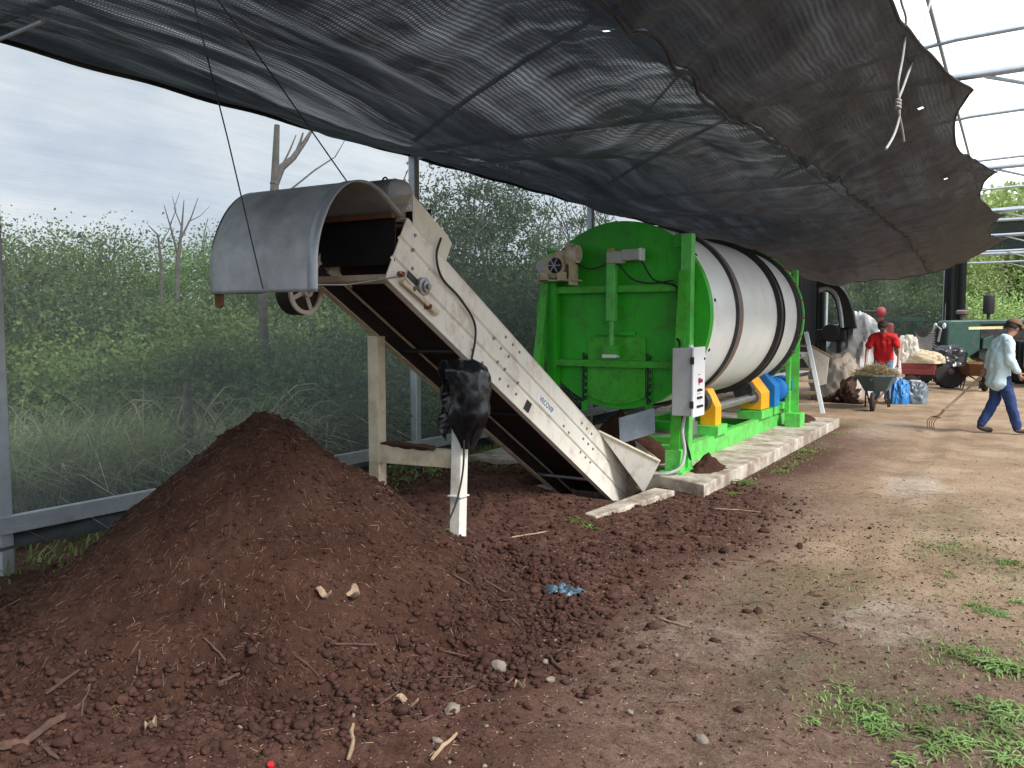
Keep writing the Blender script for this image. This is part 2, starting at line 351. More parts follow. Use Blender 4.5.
# ------------------------------------------------------------------ ground
PILE = (-3.64, 3.42)
def soilmask(x, y):
    """1 where dark loose soil covers the yard"""
    n = fbm(x, y, .9, 4, 3)
    edge = -1.98 + .55 * sstep(5, 1.5, y) - .25 * sstep(7, 12, y)
    m = sstep(edge + .9, edge - .5, x + n * .7)
    return m
def ground_z(x, y):
    x = np.asarray(x, float); y = np.asarray(y, float)
    z = fbm(x, y, .35, 3, 1) * .03 + fbm(x, y, 2.5, 3, 2) * .010 + fbm(x, y, 9, 3, 33) * .006
    wob = .12 * fbm(x * 0, y, .5, 2, 41)
    for cx_ in (-.95, .45): z = z - .022 * np.exp(-((x - cx_ - wob) / .13) ** 2) * (.6 + .4 * fbm(x, y, 1.1, 2, 42)) + .010 * np.exp(-((x - cx_ - wob - .24) / .09) ** 2)
    s = soilmask(x, y)
    near = sstep(14, 8, y) * sstep(-8, -6, x)
    z = z + s * near * (np.abs(fbm(x, y, 3.2, 4, 5)) * .055 + fbm(x, y, 1.2, 3, 6) * .03)
    # lumpy bank of soil left of the conveyor foot
    bank = np.exp(-(((x + 4.6) / .75) ** 2 + ((y - 6.5) / 1.1) ** 2))
    z = z + bank * (.16 + .10 * fbm(x, y, 2.6, 4, 8))
    # pit under the conveyor foot
    pit = sstep(-4.15, -4.0, x) * sstep(-2.98, -3.1, x) * sstep(7.05, 7.25, y) * sstep(8.6, 8.4, y)
    z = z * (1 - pit) - .34 * pit
    # trodden flat in front of the pad
    fl = sstep(-3.5, -3.2, x) * sstep(-1.7, -2.1, x) * sstep(6.7, 7.1, y) * sstep(14.6, 14.3, y); z = z * (1 - .75 * fl)
    # flat under the pad
    pad = sstep(-6.0, -5.6, x) * sstep(-2.25, -2.4, x) * sstep(8.45, 8.6, y) * sstep(14.4, 14.2, y)
    z = z * (1 - pad) - .02 * pad
    return z
def gz(x, y): return float(ground_z(np.array([x]), np.array([y]))[0])
def axis_pts(lo, hi, step, far, g=1.06):
    a = list(np.arange(lo, hi, step)); s = step
    p = a[-1]
    while p < far: s *= g; p += s; a.append(p)
    s = step; p = a[0]; b = []
    while p > -far: s *= g; p -= s; b.append(p)
    return np.array(b[::-1] + a)
gx_ = axis_pts(-6.3, 1.4, .028, 140); gy_ = axis_pts(1.6, 9.2, .028, 140, 1.05)
X, Y = np.meshgrid(gx_, gy_, indexing='ij'); nx, ny = X.shape
Z = ground_z(X, Y)
idx = np.arange(nx * ny).reshape(nx, ny)
F_ = np.stack([idx[:-1, :-1], idx[1:, :-1], idx[1:, 1:], idx[:-1, 1:]], -1).reshape(-1, 4)
gm = bpy.data.materials.new('yard_earth'); gm.use_nodes = True; nt = gm.node_tree; b = nt.nodes['Principled BSDF']
v = world_coords(nt)
att = nd(nt, 'ShaderNodeAttribute', attribute_name='soil'); att2 = nd(nt, 'ShaderNodeAttribute', attribute_name='tan')
n1 = tex_noise(nt, v, 1.3, 6, .65); n2 = tex_noise(nt, v, 9, 6, .7); n3 = tex_noise(nt, v, 55, 5, .75)
darkc = ramp(nt, n2, [(.28, (.040, .019, .014)), (.5, (.085, .042, .031)), (.74, (.15, .082, .060))])
midc = ramp(nt, n2, [(.25, (.078, .044, .033)), (.5, (.142, .088, .066)), (.75, (.23, .155, .122))])
tanc = ramp(nt, n1, [(.3, (.21, .138, .086)), (.5, (.31, .218, .142)), (.72, (.41, .31, .22))])
c = mixc(nt, att2.outputs['Fac'], midc, tanc)
sf = math_n(nt, 'ADD', att.outputs['Fac'], math_n(nt, 'MULTIPLY', math_n(nt, 'SUBTRACT', n2, .5), 1.3))
c = mixc(nt, ramp(nt, sf, [(.22, (0, 0, 0)), (.80, (1, 1, 1))]), c, darkc)
att3 = nd(nt, 'ShaderNodeAttribute', attribute_name='moss'); att4 = nd(nt, 'ShaderNodeAttribute', attribute_name='chalk')
c = mixc(nt, math_n(nt, 'MULTIPLY', att3.outputs['Fac'], ramp(nt, n2, [(.38, (0, 0, 0)), (.68, (.7,) * 3)])), c, (.10, .105, .05))
c = mixc(nt, math_n(nt, 'MULTIPLY', att4.outputs['Fac'], ramp(nt, n2, [(.35, (.1,) * 3), (.6, (.9,) * 3)])), c, (.42, .35, .29))
n5 = tex_noise(nt, v, 170, 4, .8)
c = mixc(nt, .75, c, ramp(nt, n3, [(.32, (.28,) * 3), (.5, (.5,) * 3), (.68, (.76,) * 3)]), 'OVERLAY')
c = mixc(nt, .6, c, ramp(nt, n5, [(.34, (.25,) * 3), (.5, (.5,) * 3), (.66, (.78,) * 3)]), 'OVERLAY')
vo = nd(nt, 'ShaderNodeTexVoronoi'); vo.inputs['Scale'].default_value = 42; nt.links.new(v, vo.inputs['Vector'])
sp = math_n(nt, 'LESS_THAN', vo.outputs['Distance'], .16)
n4 = tex_noise(nt, v, 30, 2)
sp = math_n(nt, 'MULTIPLY', sp, math_n(nt, 'GREATER_THAN', n4, .60))
c = mixc(nt, sp, c, (.50, .42, .34))
nt.links.new(c, b.inputs['Base Color']); b.inputs['Roughness'].default_value = .95; b.inputs['Specular IOR Level'].default_value = .12
bp = nd(nt, 'ShaderNodeBump'); bp.inputs['Strength'].default_value = .8; bp.inputs['Distance'].default_value = .02
hh = math_n(nt, 'ADD', math_n(nt, 'MULTIPLY', n2, 1.4), math_n(nt, 'ADD', math_n(nt, 'MULTIPLY', n3, .8), math_n(nt, 'MULTIPLY', n5, .35)))
nt.links.new(hh, bp.inputs['Height']); nt.links.new(bp.outputs[0], b.inputs['Normal'])
gme = raw_mesh('ground', np.stack([X, Y, Z], -1).reshape(-1, 3), F_, gm, True)
def put_attr(me, name, arr):
    a = me.attributes.new(name, 'FLOAT', 'POINT'); a.data.foreach_set('value', np.clip(arr, 0, 1).ravel().astype(np.float32))
put_attr(gme, 'soil', soilmask(X, Y) * sstep(17, 12, Y) * sstep(-7, -6, X) + .0)
put_attr(gme, 'tan', sstep(-2.2, -.5, X + .5 * fbm(X, Y, .8, 3, 9)) * sstep(3.2, 7.0, Y + fbm(X, Y, .6, 3, 12)) + sstep(12, 16, Y))
blob = lambda cx, cy, rx, ry, seed=0: sstep(1.2, .5, np.sqrt(((X - cx) / rx) ** 2 + ((Y - cy) / ry) ** 2) + .45 * fbm(X, Y, 2.5, 3, seed))
put_attr(gme, 'moss', blob(-.95, 5.2, .5, .9, 3) + blob(-.4, 7.5, .35, 1.4, 5) + blob(-.6, 4.0, .5, .5, 6) + .9 * sstep(-.35, .3, X) * sstep(0, .3, fbm(X, Y, .9, 3, 14)) + .8 * sstep(-5.3, -6.2, X))
ch = lambda px_, py_, rx, ry, s: (lambda p: blob(p.x, p.y, rx, ry, s))(at(px_, py_, 2, 0))
put_attr(gme, 'chalk', ch(915, 488, .35, .75, 1) + .4 * ch(890, 622, .35, .35, 2) + .25 * ch(720, 640, .45, .35, 4) + .5 * ch(880, 430, .5, 1.6, 7))
tag(link('ground', gme), kind='structure')

# ------------------------------------------------------------------ concrete pad and pit kerbs
pad = MB().prism([(-5.3, 8.0, .122), (-3.2, 8.0, .122), (-2.42, 7.62, .122), (-2.33, 14.2, .122), (-5.3, 14.2, .122)], (0, 0, -.35))
tag(pad.build('concrete_pad', concrete, bevel=.012, origin=(-4, 10, -.2)), kind='structure')
kerb = MB().prism([(-3.0, 6.26, .055), (-2.86, 6.2, .055), (-2.68, 7.56, .055), (-2.9, 7.6, .055)], (0, 0, -.4))
soiled = mat('soiled_concrete', (.46, .41, .34), .9, var=.2, scale=8, bump=.5, bscale=40, dirt=(.11, .06, .042), dirt_amt=.75, dscale=5)
tag(kerb.build('pit_kerb', soiled, bevel=.012), kind='structure')
k2 = MB().prism([at(480, 503, 1, 6.4), at(512, 492, 1, 6.75), at(541, 484, 1, 7.1), at(550, 492, 1, 7.15), at(538, 514, 1, 6.85), at(505, 512, 1, 6.5)], (-.03, .16, -.02))
tag(k2.build('pit_wall', concrete, bevel=.02), kind='structure')

# ------------------------------------------------------------------ compost heap
def pile_h(x, y):
    dx = x - PILE[0]; dy = y - PILE[1]; r = np.sqrt(dx * dx + dy * dy) + 1e-6; a = np.arctan2(dy, dx)
    rr = 1.41 * (1 - .01 * np.cos(a - 3.67) + .02 * np.sin(a * 3 + 1) + .02 * np.sin(a * 7))
    t = r / rr
    h = 1.135 * np.clip(1 - t, -.2, 1)
    h = np.where(t < .045, h - (.045 - t) * .6, h)          # rounded tip
    h = h + .10 * np.exp(-((t - 1.0) / .22) ** 2) * .5      # skirt eases out
    gul = fbm(a * 2.5, t * 1.5, 1.6, 3, 21) * .05 * t
    h = h + gul + fbm(x, y, 1.6, 3, 27) * .05 * np.clip(t * 3, 0, 1) + fbm(x, y, 4, 4, 22) * .045 * np.clip(t * 4, .2, 1) + fbm(x, y, 14, 4, 23) * .026 + np.abs(fbm(x, y, 26, 2, 24)) * .012
    return h
nr, na = 230, 520
rr_ = np.linspace(0, 1.95, nr); aa_ = np.linspace(0, 2 * PI, na, endpoint=False)
RR, AA = np.meshgrid(rr_, aa_, indexing='ij'); PX = PILE[0] + RR * np.cos(AA); PY = PILE[1] + RR * np.sin(AA)
PZ = pile_h(PX, PY)
idx = np.arange(nr * na).reshape(nr, na); i2 = np.roll(idx, -1, 1)
PF = np.stack([idx[:-1], idx[1:], i2[1:], i2[:-1]], -1).reshape(-1, 4)
pm = bpy.data.materials.new('compost'); pm.use_nodes = True; nt = pm.node_tree; b = nt.nodes['Principled BSDF']; v = world_coords(nt)
n1 = tex_noise(nt, v, 2.2, 6, .65); n2 = tex_noise(nt, v, 38, 7, .8); n3 = tex_noise(nt, v, 130, 4, .8)
c = ramp(nt, n1, [(.3, (.046, .022, .016)), (.5, (.072, .035, .025)), (.72, (.105, .055, .039))])
c = mixc(nt, .8, c, ramp(nt, n2, [(.3, (.28,) * 3), (.5, (.5,) * 3), (.72, (.76, .72, .66))]), 'OVERLAY')
c = mixc(nt, ramp(nt, n3, [(.62, (0,) * 3), (.72, (.6,) * 3)]), c, (.20, .12, .075))
nt.links.new(c, b.inputs['Base Color']); b.inputs['Roughness'].default_value = .97; b.inputs['Specular IOR Level'].default_value = .1
bp = nd(nt, 'ShaderNodeBump'); bp.inputs['Strength'].default_value = 1.0; bp.inputs['Distance'].default_value = .02
nt.links.new(math_n(nt, 'ADD', n2, math_n(nt, 'MULTIPLY', n3, .5)), bp.inputs['Height']); nt.links.new(bp.outputs[0], b.inputs['Normal'])
pvv = np.stack([PX - PILE[0], PY - PILE[1], PZ], -1).reshape(-1, 3)
heap = link('compost_heap', raw_mesh('compost_heap', pvv, PF, pm, True), (PILE[0], PILE[1], 0))
tag(heap, 'tall cone shaped heap of dark brown compost below the conveyor head', 'compost heap')
def surf(x, y):
    """height of the ground or heap"""
    return np.maximum(ground_z(x, y), np.where(np.hypot(x - PILE[0], y - PILE[1]) < 1.85, pile_h(x, y), -9))

# small spilled heaps by the drum
def small_heap(name, cx, cy, r, h, label, zb=.1):
    n_r, n_a = 26, 60; vs = []; q = MB()
    for i in range(n_r):
        for k in range(n_a):
            t = i / (n_r - 1); a = 2 * PI * k / n_a; x = cx + r[0] * t * math.cos(a); y = cy + r[1] * t * math.sin(a)
            z = zb - .03 + h * (1 - t) ** 1.2 + .06 * h * 4 * noise.noise(V((x * 5, y * 5, 1))) * (1 - t * .5) + .03 * noise.noise(V((x * 17, y * 17, 3)))
            q.v.append((x, y, z))
    for i in range(n_r - 1):
        for k in range(n_a):
            k2_ = (k + 1) % n_a; q.f.append((i * n_a + k, (i + 1) * n_a + k, (i + 1) * n_a + k2_, i * n_a + k2_))
    tag(q.build(name, pm, smooth=True), label, 'soil heap')
small_heap('soil_heap', -3.75, 8.75, (.75, .55), .62, 'dark compost spilling from under the green drum hatch')
small_heap('soil_heap', -2.66, 8.5, (.24, .52), .19, 'small loose compost mound beside the yellow guards on the pad')
small_heap('soil_heap', -3.0, 13.6, (.6, .8), .28, 'reddish soil mound at the far end of the drum pad', .08)

# ------------------------------------------------------------------ scatter: fibres, crumbs, clods
def boxes_mesh(P, D, L, W, m, name):
    """thin slivers: P centres, D directions, L lengths, W widths"""
    n = len(P); D = D / np.linalg.norm(D, axis=1, keepdims=True); up = np.array([0, 0, 1.]); S = np.cross(D, up); S /= (np.linalg.norm(S, axis=1, keepdims=True) + 1e-9); U = np.cross(S, D)
    a = D * L[:, None] / 2; w = S * W[:, None] / 2; u = U * W[:, None] / 2
    vs = np.stack([P - a - w, P - a + w, P - a + u, P + a - w * .6, P + a + w * .6, P + a + u * .6], 1).reshape(-1, 3)
    o = (np.arange(n) * 6)[:, None]
    f4 = np.concatenate([o + np.array([[0, 2, 5, 3]]), o + np.array([[2, 1, 4, 5]]), o + np.array([[1, 0, 3, 4]])])
    return raw_mesh(name, vs, f4, m)
def on_pile(n, tmax=1.0):
    a = rs.rand(n) * 2 * PI; r = 1.5 * np.sqrt(rs.rand(n)) * tmax; x = PILE[0] + r * np.cos(a); y = PILE[1] + r * np.sin(a); return x, y
def slivers(x, y, lmin, lmax, w, m, name, lift=.004, tilt=.5, downhill=False):
    n = len(x); z = surf(x, y) + lift; d = np.stack([rs.randn(n), rs.randn(n), np.zeros(n)], -1)
    if downhill:
        dd = np.stack([x - PILE[0], y - PILE[1], np.zeros(n)], -1); dd /= np.linalg.norm(dd, axis=1, keepdims=True); d = d * .6 + dd * .8
    d /= np.linalg.norm(d, axis=1, keepdims=True); e = .02
    d[:, 2] = (surf(x + d[:, 0] * e, y + d[:, 1] * e) - surf(x - d[:, 0] * e, y - d[:, 1] * e)) / (2 * e) * .8 + rs.randn(n) * .12 * tilt
    L = lmin + (lmax - lmin) * rs.rand(n) ** 2.2; W = w * (.5 + rs.rand(n))
    return boxes_mesh(np.stack([x, y, z], -1), d, L, W, m, name)
x, y = on_pile(5200); tag(link('straw_fibres', slivers(x, y, .012, .06, .0022, strawm, 'straw_fibres', downhill=True)), 'short brown plant fibres bristling all over the compost heap', 'plant fibres', kind='stuff')
x, y = on_pile(300); tag(link('straw_fibres', slivers(x, y, .015, .075, .0024, straw_l, 'straw_fibres', downhill=True)), 'pale straw pieces dotted over the compost heap', 'straw', kind='stuff')
def yard_pts(n, near=True):
    # denser near the camera and near the soil edge
    px_ = rs.uniform(-60, 1090, n); py_ = 335 + (790 - 335) * rs.rand(n) ** .8
    P = [at(a, b_, 2, 0) for a, b_ in zip(px_, py_)]; x = np.array([p.x for p in P]); y = np.array([p.y for p in P])
    k = (x > -6.4) & (y < 26) & ~((x < -2.35) & (y > 7.1) & (y < 14.3)); return x[k], y[k]
def yard_area(n, x0, x1, y0, y1): return rs.uniform(x0, x1, n), rs.uniform(y0, y1, n)
x, y = yard_area(5200, -3.4, 1.3, 2.0, 9); tag(link('straw_litter', slivers(x, y, .008, .05, .0028, straw_l, 'straw_litter', lift=.003)), 'bits of pale straw littering the bare earth', 'straw', kind='stuff')
x, y = yard_area(5200, -5.4, 1.0, 2.0, 9); tag(link('bark_litter', slivers(x, y, .01, .06, .005, twigm, 'bark_litter', lift=.004)), 'dark wood chips littering the bare earth', 'wood chips', kind='stuff')

def rock_verts(seed, flat=.75, amp=.28):
    bm = bmesh.new(); bmesh.ops.create_icosphere(bm, subdivisions=3, radius=1)
    for vv in bm.verts:
        p = vv.co.copy(); q = 1 + amp * noise.noise(p * 1.3 + V((seed * 7.1, 0, 0))) + amp * .6 * noise.noise(p * 3.1 + V((0, seed * 5.3, 0))) + amp * .5 * noise.noise(p * 7 + V((0, 0, seed * 3.3)))
        vv.co = V((p.x * q, p.y * q * (.8 + .2 * math.sin(seed)), p.z * q * flat))
    vs = np.array([tuple(vv.co) for vv in bm.verts]); fs = np.array([[w.index for w in f.verts] for f in bm.faces]); bm.free(); return vs, fs
ROCKS = [rock_verts(i, .8) for i in range(5)]
def crumbs(x, y, smin, smax, m, name, pw=2.5, sink=.3, low=True):
    bm = bmesh.new(); bmesh.ops.create_icosphere(bm, subdivisions=1, radius=1); bv = np.array([tuple(q.co) for q in bm.verts]); bf = np.array([[w.index for w in f.verts] for f in bm.faces]); bm.free()
    n = len(x); s = smin + (smax - smin) * rs.rand(n) ** pw; z = surf(x, y); nv = len(bv)
    jit = 1 + .25 * rs.randn(n, nv, 1); sc3 = s[:, None, None] * (1 + .3 * rs.randn(n, 1, 3)); sc3[:, :, 2] = s[:, None] * .75
    vs = bv[None] * np.clip(jit, .45, 1.6) * sc3 + np.stack([x, y, z + s * (1 - sink) * .6], -1)[:, None, :]
    fs = (bf[None] + (np.arange(n) * nv)[:, None, None]).reshape(-1, 3)
    me = raw_mesh(name, vs.reshape(-1, 3), fs, m, True); return me
# crumbs: thick at the toe of the heap and over the soil area
def toe(n, r0, r1, a0=-2.6, a1=1.3):
    a = rs.uniform(a0, a1, n); r = r0 + (r1 - r0) * rs.rand(n); return PILE[0] + r * np.cos(a), PILE[1] + r * np.sin(a)
xs, ys = [], []
for n, a in ((3800, (1.22, 1.85)), (1500, (1.15, 2.2))):
    x, y = toe(n, *a); xs.append(x); ys.append(y)
x, y = yard_area(9000, -5.4, -.8, 3.2, 8.6); k = rs.rand(len(x)) < soilmask(x, y) * .75 + .02; xs.append(x[k]); ys.append(y[k])
x, y = np.concatenate(xs), np.concatenate(ys)
k = ~((x > -4.1) & (x < -2.95) & (y > 7.0)) & ~((x < -2.35) & (y > 7.95)); x, y = x[k], y[k]
tag(link('soil_crumbs', crumbs(x, y, .005, .021, clodm, 'soil_crumbs')), 'loose dark soil crumbs around the heap and conveyor foot', 'soil crumbs', kind='stuff')
x, y = yard_area(2600, -2.6, 1.2, 2.0, 12); tag(link('gravel', crumbs(x, y, .002, .010, stonem, 'gravel', 4)), 'fine pale grit scattered on the bare yard', 'gravel', kind='stuff')
cl_me = [raw_mesh('clod', v_ , f_, clodm, True) for v_, f_ in ROCKS]
def scatter_clod(x, y, s, group='soil clods lying around the heap', label='dark brown soil clod lying loose on the earth', me=None, name='soil_clod', cat='soil clod'):
    o = link(name, me or rnd.choice(cl_me), (x, y, float(surf(np.array([x]), np.array([y]))[0]) + s * .35))
    o.scale = (s * rnd.uniform(.8, 1.3), s * rnd.uniform(.8, 1.1), s * rnd.uniform(.75, 1)); o.rotation_euler = (rnd.uniform(-.4, .4), rnd.uniform(-.4, .4), rnd.uniform(0, 6.28))
    return tag(o, label, cat, group)
x, y = on_pile(7500, 1.08); tag(link('soil_crumbs', crumbs(x, y, .0025, .011, pm, 'soil_crumbs', 3)), 'fine crumbs covering the slopes of the compost heap', 'soil crumbs', kind='stuff')
x, y = yard_area(9000, -3.2, 1.3, 2.0, 7.5); tag(link('soil_crumbs', crumbs(x, y, .002, .008, clodm, 'soil_crumbs', 2.5)), 'fine dark crumbs over the bare track', 'soil crumbs', kind='stuff')
x, y = yard_area(3500, -3.2, 1.3, 2.0, 7.5); tag(link('gravel', crumbs(x, y, .0015, .006, strawm, 'gravel', 3)), 'tan grit over the bare track', 'gravel', kind='stuff')
x, y = toe(205, 1.30, 1.88, -2.5, .95)
for a, b_ in zip(x, y): scatter_clod(float(a), float(b_), rnd.uniform(.016, .034))
x, y = yard_area(150, -3.6, -1.5, 3.8, 7.2)
for a, b_, q in zip(x, y, rs.rand(150)):
    if q < soilmask(a, b_) and not (a < -2.6 and b_ > 6.1): scatter_clod(float(a), float(b_), rnd.uniform(.012, .034) * rnd.choice((.7, .8, 1, 1.3)))
for px_, py_, s in ((758, 613, .026), (826, 605, .018), (728, 527, .03), (745, 550, .02), (795, 505, .02), (800, 512, .018), (870, 527, .018), (790, 528, .02), (812, 528, .015), (640, 556, .05), (636, 550, .04), (655, 675, .02), (560, 618, .02), (740, 712, .02), (800, 547, .025)):
    p = at(px_, py_, 2, 0); scatter_clod(p.x, p.y, s, 'lone clods on the bare track', 'dark round clod lying alone on the bare yard track')
# stones and oddments
st_me = [raw_mesh('stone', v_, f_, stonem, True) for v_, f_ in ROCKS]
p = at(499, 655, 2, .1); o = link('stone', st_me[0], (p.x, p.y, float(surf(np.array([p.x]), np.array([p.y]))[0]) + .02)); o.scale = (.038, .036, .034); tag(o, 'pale round stone at the right foot of the compost heap', 'stone')
for px_, py_, s in ((452, 714, .028), (551, 683, .02), (702, 734, .022), (676, 656, .014), (437, 741, .018), (545, 662, .018), (630, 710, .015)):
    p = at(px_, py_, 2, .02); o = scatter_clod(p.x, p.y, s, 'small stones in the front dirt', 'small greyish stone in the dirt in front of the heap', rnd.choice(st_me), 'stone', 'stone')
def twig(x, y, L, r, ang, m=twigm, label='short brown twig lying on the dirt', group='twigs scattered over the dirt', cat='twig', lift=.006, bend=.022, name='twig'):
    pts = []; 
    for i in range(7):
        t = i / 6 - .5
        if i == 0: e1 = (x - math.cos(ang) * L / 2, y - math.sin(ang) * L / 2); e2 = (x + math.cos(ang) * L / 2, y + math.sin(ang) * L / 2); z1, z2 = float(surf(np.array([e1[0]]), np.array([e1[1]]))[0]), float(surf(np.array([e2[0]]), np.array([e2[1]]))[0]); zm = max(0, float(surf(np.array([x]), np.array([y]))[0]) - (z1 + z2) / 2)
        bx = bend * L * (math.sin(t * 5 + x * 9) + (1.2 if i == 3 else 0)); px_ = x + math.cos(ang) * L * t - math.sin(ang) * bx; py_ = y + math.sin(ang) * L * t + math.cos(ang) * bx
        pts.append((px_, py_, z1 + (z2 - z1) * (t + .5) + zm + lift + r * .5))
    o = MB().tube(pts, [r * q for q in (.75, 1, .85, 1.05, .8, .85, .6)], 6).build(name, m); return tag(o, label, cat, group)
def twig_px(p0, p1, r, m=twigm, zz=0, **k):
    a = at(*p0, 2, zz); b_ = at(*p1, 2, zz); return twig((a.x + b_.x) / 2, (a.y + b_.y) / 2, (a - b_).length, r, math.atan2(b_.y - a.y, b_.x - a.x), m, **k)
for i in range(46):
    a = rnd.uniform(-2.4, 1.1); r = rnd.uniform(1.15, 1.85)
    twig(PILE[0] + r * math.cos(a), PILE[1] + r * math.sin(a), rnd.uniform(.06, .2), rnd.uniform(.003, .009), rnd.uniform(0, 6.28))
for i in range(26):
    twig(rnd.uniform(-2.8, .2), rnd.uniform(2.3, 6.5), rnd.uniform(.06, .2), rnd.uniform(.002, .005), rnd.uniform(0, 6.28))
twig_px((348, 765), (357, 716), .009, wood, label='pale upright stick at the front foot of the heap', group=None)
twig_px((432, 766), (456, 742), .008, wood, label='pale brown stick near the bottom frame edge', group=None)
twig_px((660, 622), (690, 632), .006, straw_l, label='forked dry straw stalk on the open dirt', group=None)
twig_px((512, 541), (546, 537), .006, straw_l, label='thin white stick on soil below the conveyor foot', group=None)
twig_px((0, 752), (30, 748), .02, twigm, zz=.03, label='thick brown stick at the bottom left corner', group=None)
twig_px((20, 692), (78, 656), .016, twigm, zz=.25, label='long crooked stick on the left flank of the heap', group=None)
twig_px((802, 636), (838, 652), .005, twigm, label='thin curved twig beside the chalky patch', group=None)
twig_px((715, 510), (760, 514), .007, wood, label='dry root lying in front of the pad corner', group=None)
# crumpled blue plastic scrap
q = MB(); p = at(562, 592, 2, .03); n_ = 16
for i in range(n_ + 1):
    for k in range(n_ + 1):
        u_, w_ = i / n_ - .5, k / n_ - .5; rr = .5 + .25 * math.sin(math.atan2(w_, u_) * 3 + 1)
        q.v.append((p.x + u_ * .21 * (1 + .3 * noise.noise(V((i, k, 0)) * .3)), p.y + w_ * .15 * (1 + .3 * noise.noise(V((i, k, 5)) * .3)), p.z + .03 + .045 * noise.noise(V((u_ * 7, w_ * 7, 2))) - .09 * (u_ * u_ + w_ * w_)))
q.f = [(i * (n_ + 1) + k, (i + 1) * (n_ + 1) + k, (i + 1) * (n_ + 1) + k + 1, i * (n_ + 1) + k + 1) for i in range(n_) for k in range(n_)]
tag(q.build('plastic_scrap', bluedark, smooth=False, solid=.003), 'crumpled blue and grey plastic scrap on the dirt', 'plastic scrap')
huskm = mat('dry_husk', (.26, .18, .12), .85, var=.35, scale=30)
def leaf_scrap(px_, py_, zz, s, ang, m, label, name='dry_leaf'):
    p = at(px_, py_, 2, zz); q = MB(); c_, s_ = math.cos(ang), math.sin(ang); N = 8
    z0 = float(surf(np.array([p.x]), np.array([p.y]))[0])
    for i in range(N + 1):
        for k in (-1, 0, 1):
            u_ = (i / N - .5) * s; w_ = k * s * .22 * math.sin(PI * (i + .3) / (N + .6)); q.v.append((p.x + c_ * u_ - s_ * w_, p.y + s_ * u_ + c_ * w_, z0 + .012 + abs(k) * .012 + .02 * math.sin(i * .9)))
    q.f = [(i * 3 + k, (i + 1) * 3 + k, (i + 1) * 3 + k + 1, i * 3 + k + 1) for i in range(N) for k in range(2)]
    return tag(q.build(name, m, solid=.0015), label, 'dry leaf')
leaf_scrap(406, 707, .03, .11, .3, huskm, 'curled tan dry leaf right of the heap foot')
leaf_scrap(352, 545, .55, .15, -.6, huskm, 'torn tan corn husk high on the heap slope', 'corn_husk')
leaf_scrap(322, 540, .6, .10, .1, huskm, 'small curled corn husk on the heap slope', 'corn_husk')
leaf_scrap(520, 690, .02, .06, 1.2, huskm, 'small pale leaf among the front clods')
leaf_scrap(150, 705, .12, .08, 2.0, huskm, 'crumpled tan leaf at the front foot of the heap')
p = at(271, 757, 2, .05); z0 = float(surf(np.array([p.x]), np.array([p.y]))[0])
tag(MB().lathe((p.x, p.y, z0 + .004), (.2, -.5, 1), [(0, .0125), (.008, .013), (.012, .011)], 16).build('bottle_cap', mat('red_plastic', (.45, .02, .03), .4), smooth=True), 'small red bottle cap in the front clods', 'bottle cap')

# ------------------------------------------------------------------ plants
def blades(n, cx, cy, rx, ry, h0, h1, m, name, w=.006, droop=.5, zf=surf, gauss=True):
    if gauss: x = cx + rs.randn(n) * rx; y = cy + rs.randn(n) * ry
    else: x = rs.uniform(cx - rx, cx + rx, n); y = rs.uniform(cy - ry, cy + ry, n)
    z = zf(x, y); h = h0 + (h1 - h0) * rs.rand(n); a = rs.rand(n) * 2 * PI; dr = droop * (.4 + rs.rand(n))
    D = np.stack([np.cos(a), np.sin(a)], -1); S = np.stack([-np.sin(a), np.cos(a)], -1); w_ = w * (.6 + .8 * rs.rand(n))
    P = []
    for t, ww in ((0, 1), (.35, 1), (.7, .75), (1, .1)):
        bx = D * (h * dr * t * t)[:, None]; zz = z + h * (t - dr * .45 * t * t * t)
        for s_ in (-1, 1): P.append(np.stack([x + bx[:, 0] + S[:, 0] * w_ * ww * s_, y + bx[:, 1] + S[:, 1] * w_ * ww * s_, zz], -1))
    vs = np.stack(P, 1).reshape(-1, 3); o = (np.arange(n) * 8)[:, None]
    f = np.concatenate([o + np.array([[i, i + 1, i + 3, i + 2]]) for i in (0, 2, 4)])
    return raw_mesh(name, vs, f, m)
# weeds near the camera: rosettes of long leaves
def weed_mesh(seed, nl=16, L=.09, w=.012):
    r_ = random.Random(seed); q = MB()
    for i in range(nl):
        a = r_.uniform(0, 6.28); l = L * r_.uniform(.25, 1.3); el = r_.uniform(.25, 1.1); ox, oy = r_.gauss(0, .022), r_.gauss(0, .022); pts = []
        for j in range(6):
            t = j / 5; rr = l * t; z = l * (math.sin(el) * .75 * t - .5 * t * t); wd = w * math.sin(PI * (t * .85 + .1)) * r_.uniform(.9, 1.1)
            c_ = V((ox + math.cos(a) * rr, oy + math.sin(a) * rr, max(z, -.005) + .008)); sd = V((-math.sin(a), math.cos(a), 0)) * wd
            pts += [c_ - sd + V((0, 0, wd * .3)), c_ - V((0, 0, wd * .2)), c_ + sd + V((0, 0, wd * .3))]
        q.add(pts, [(j * 3 + k, (j + 1) * 3 + k, (j + 1) * 3 + k + 1, j * 3 + k + 1) for j in range(5) for k in range(2)])
    me = bpy.data.meshes.new('weed'); me.from_pydata(q.v, [], q.f); me.materials.append(leaf_g)
    for p_ in me.polygons: p_.use_smooth = True
    return me
WEED = [weed_mesh(i, 26 + 5 * i, .036 + .006 * i, .0034 + .0010 * (i % 3)) for i in range(5)]
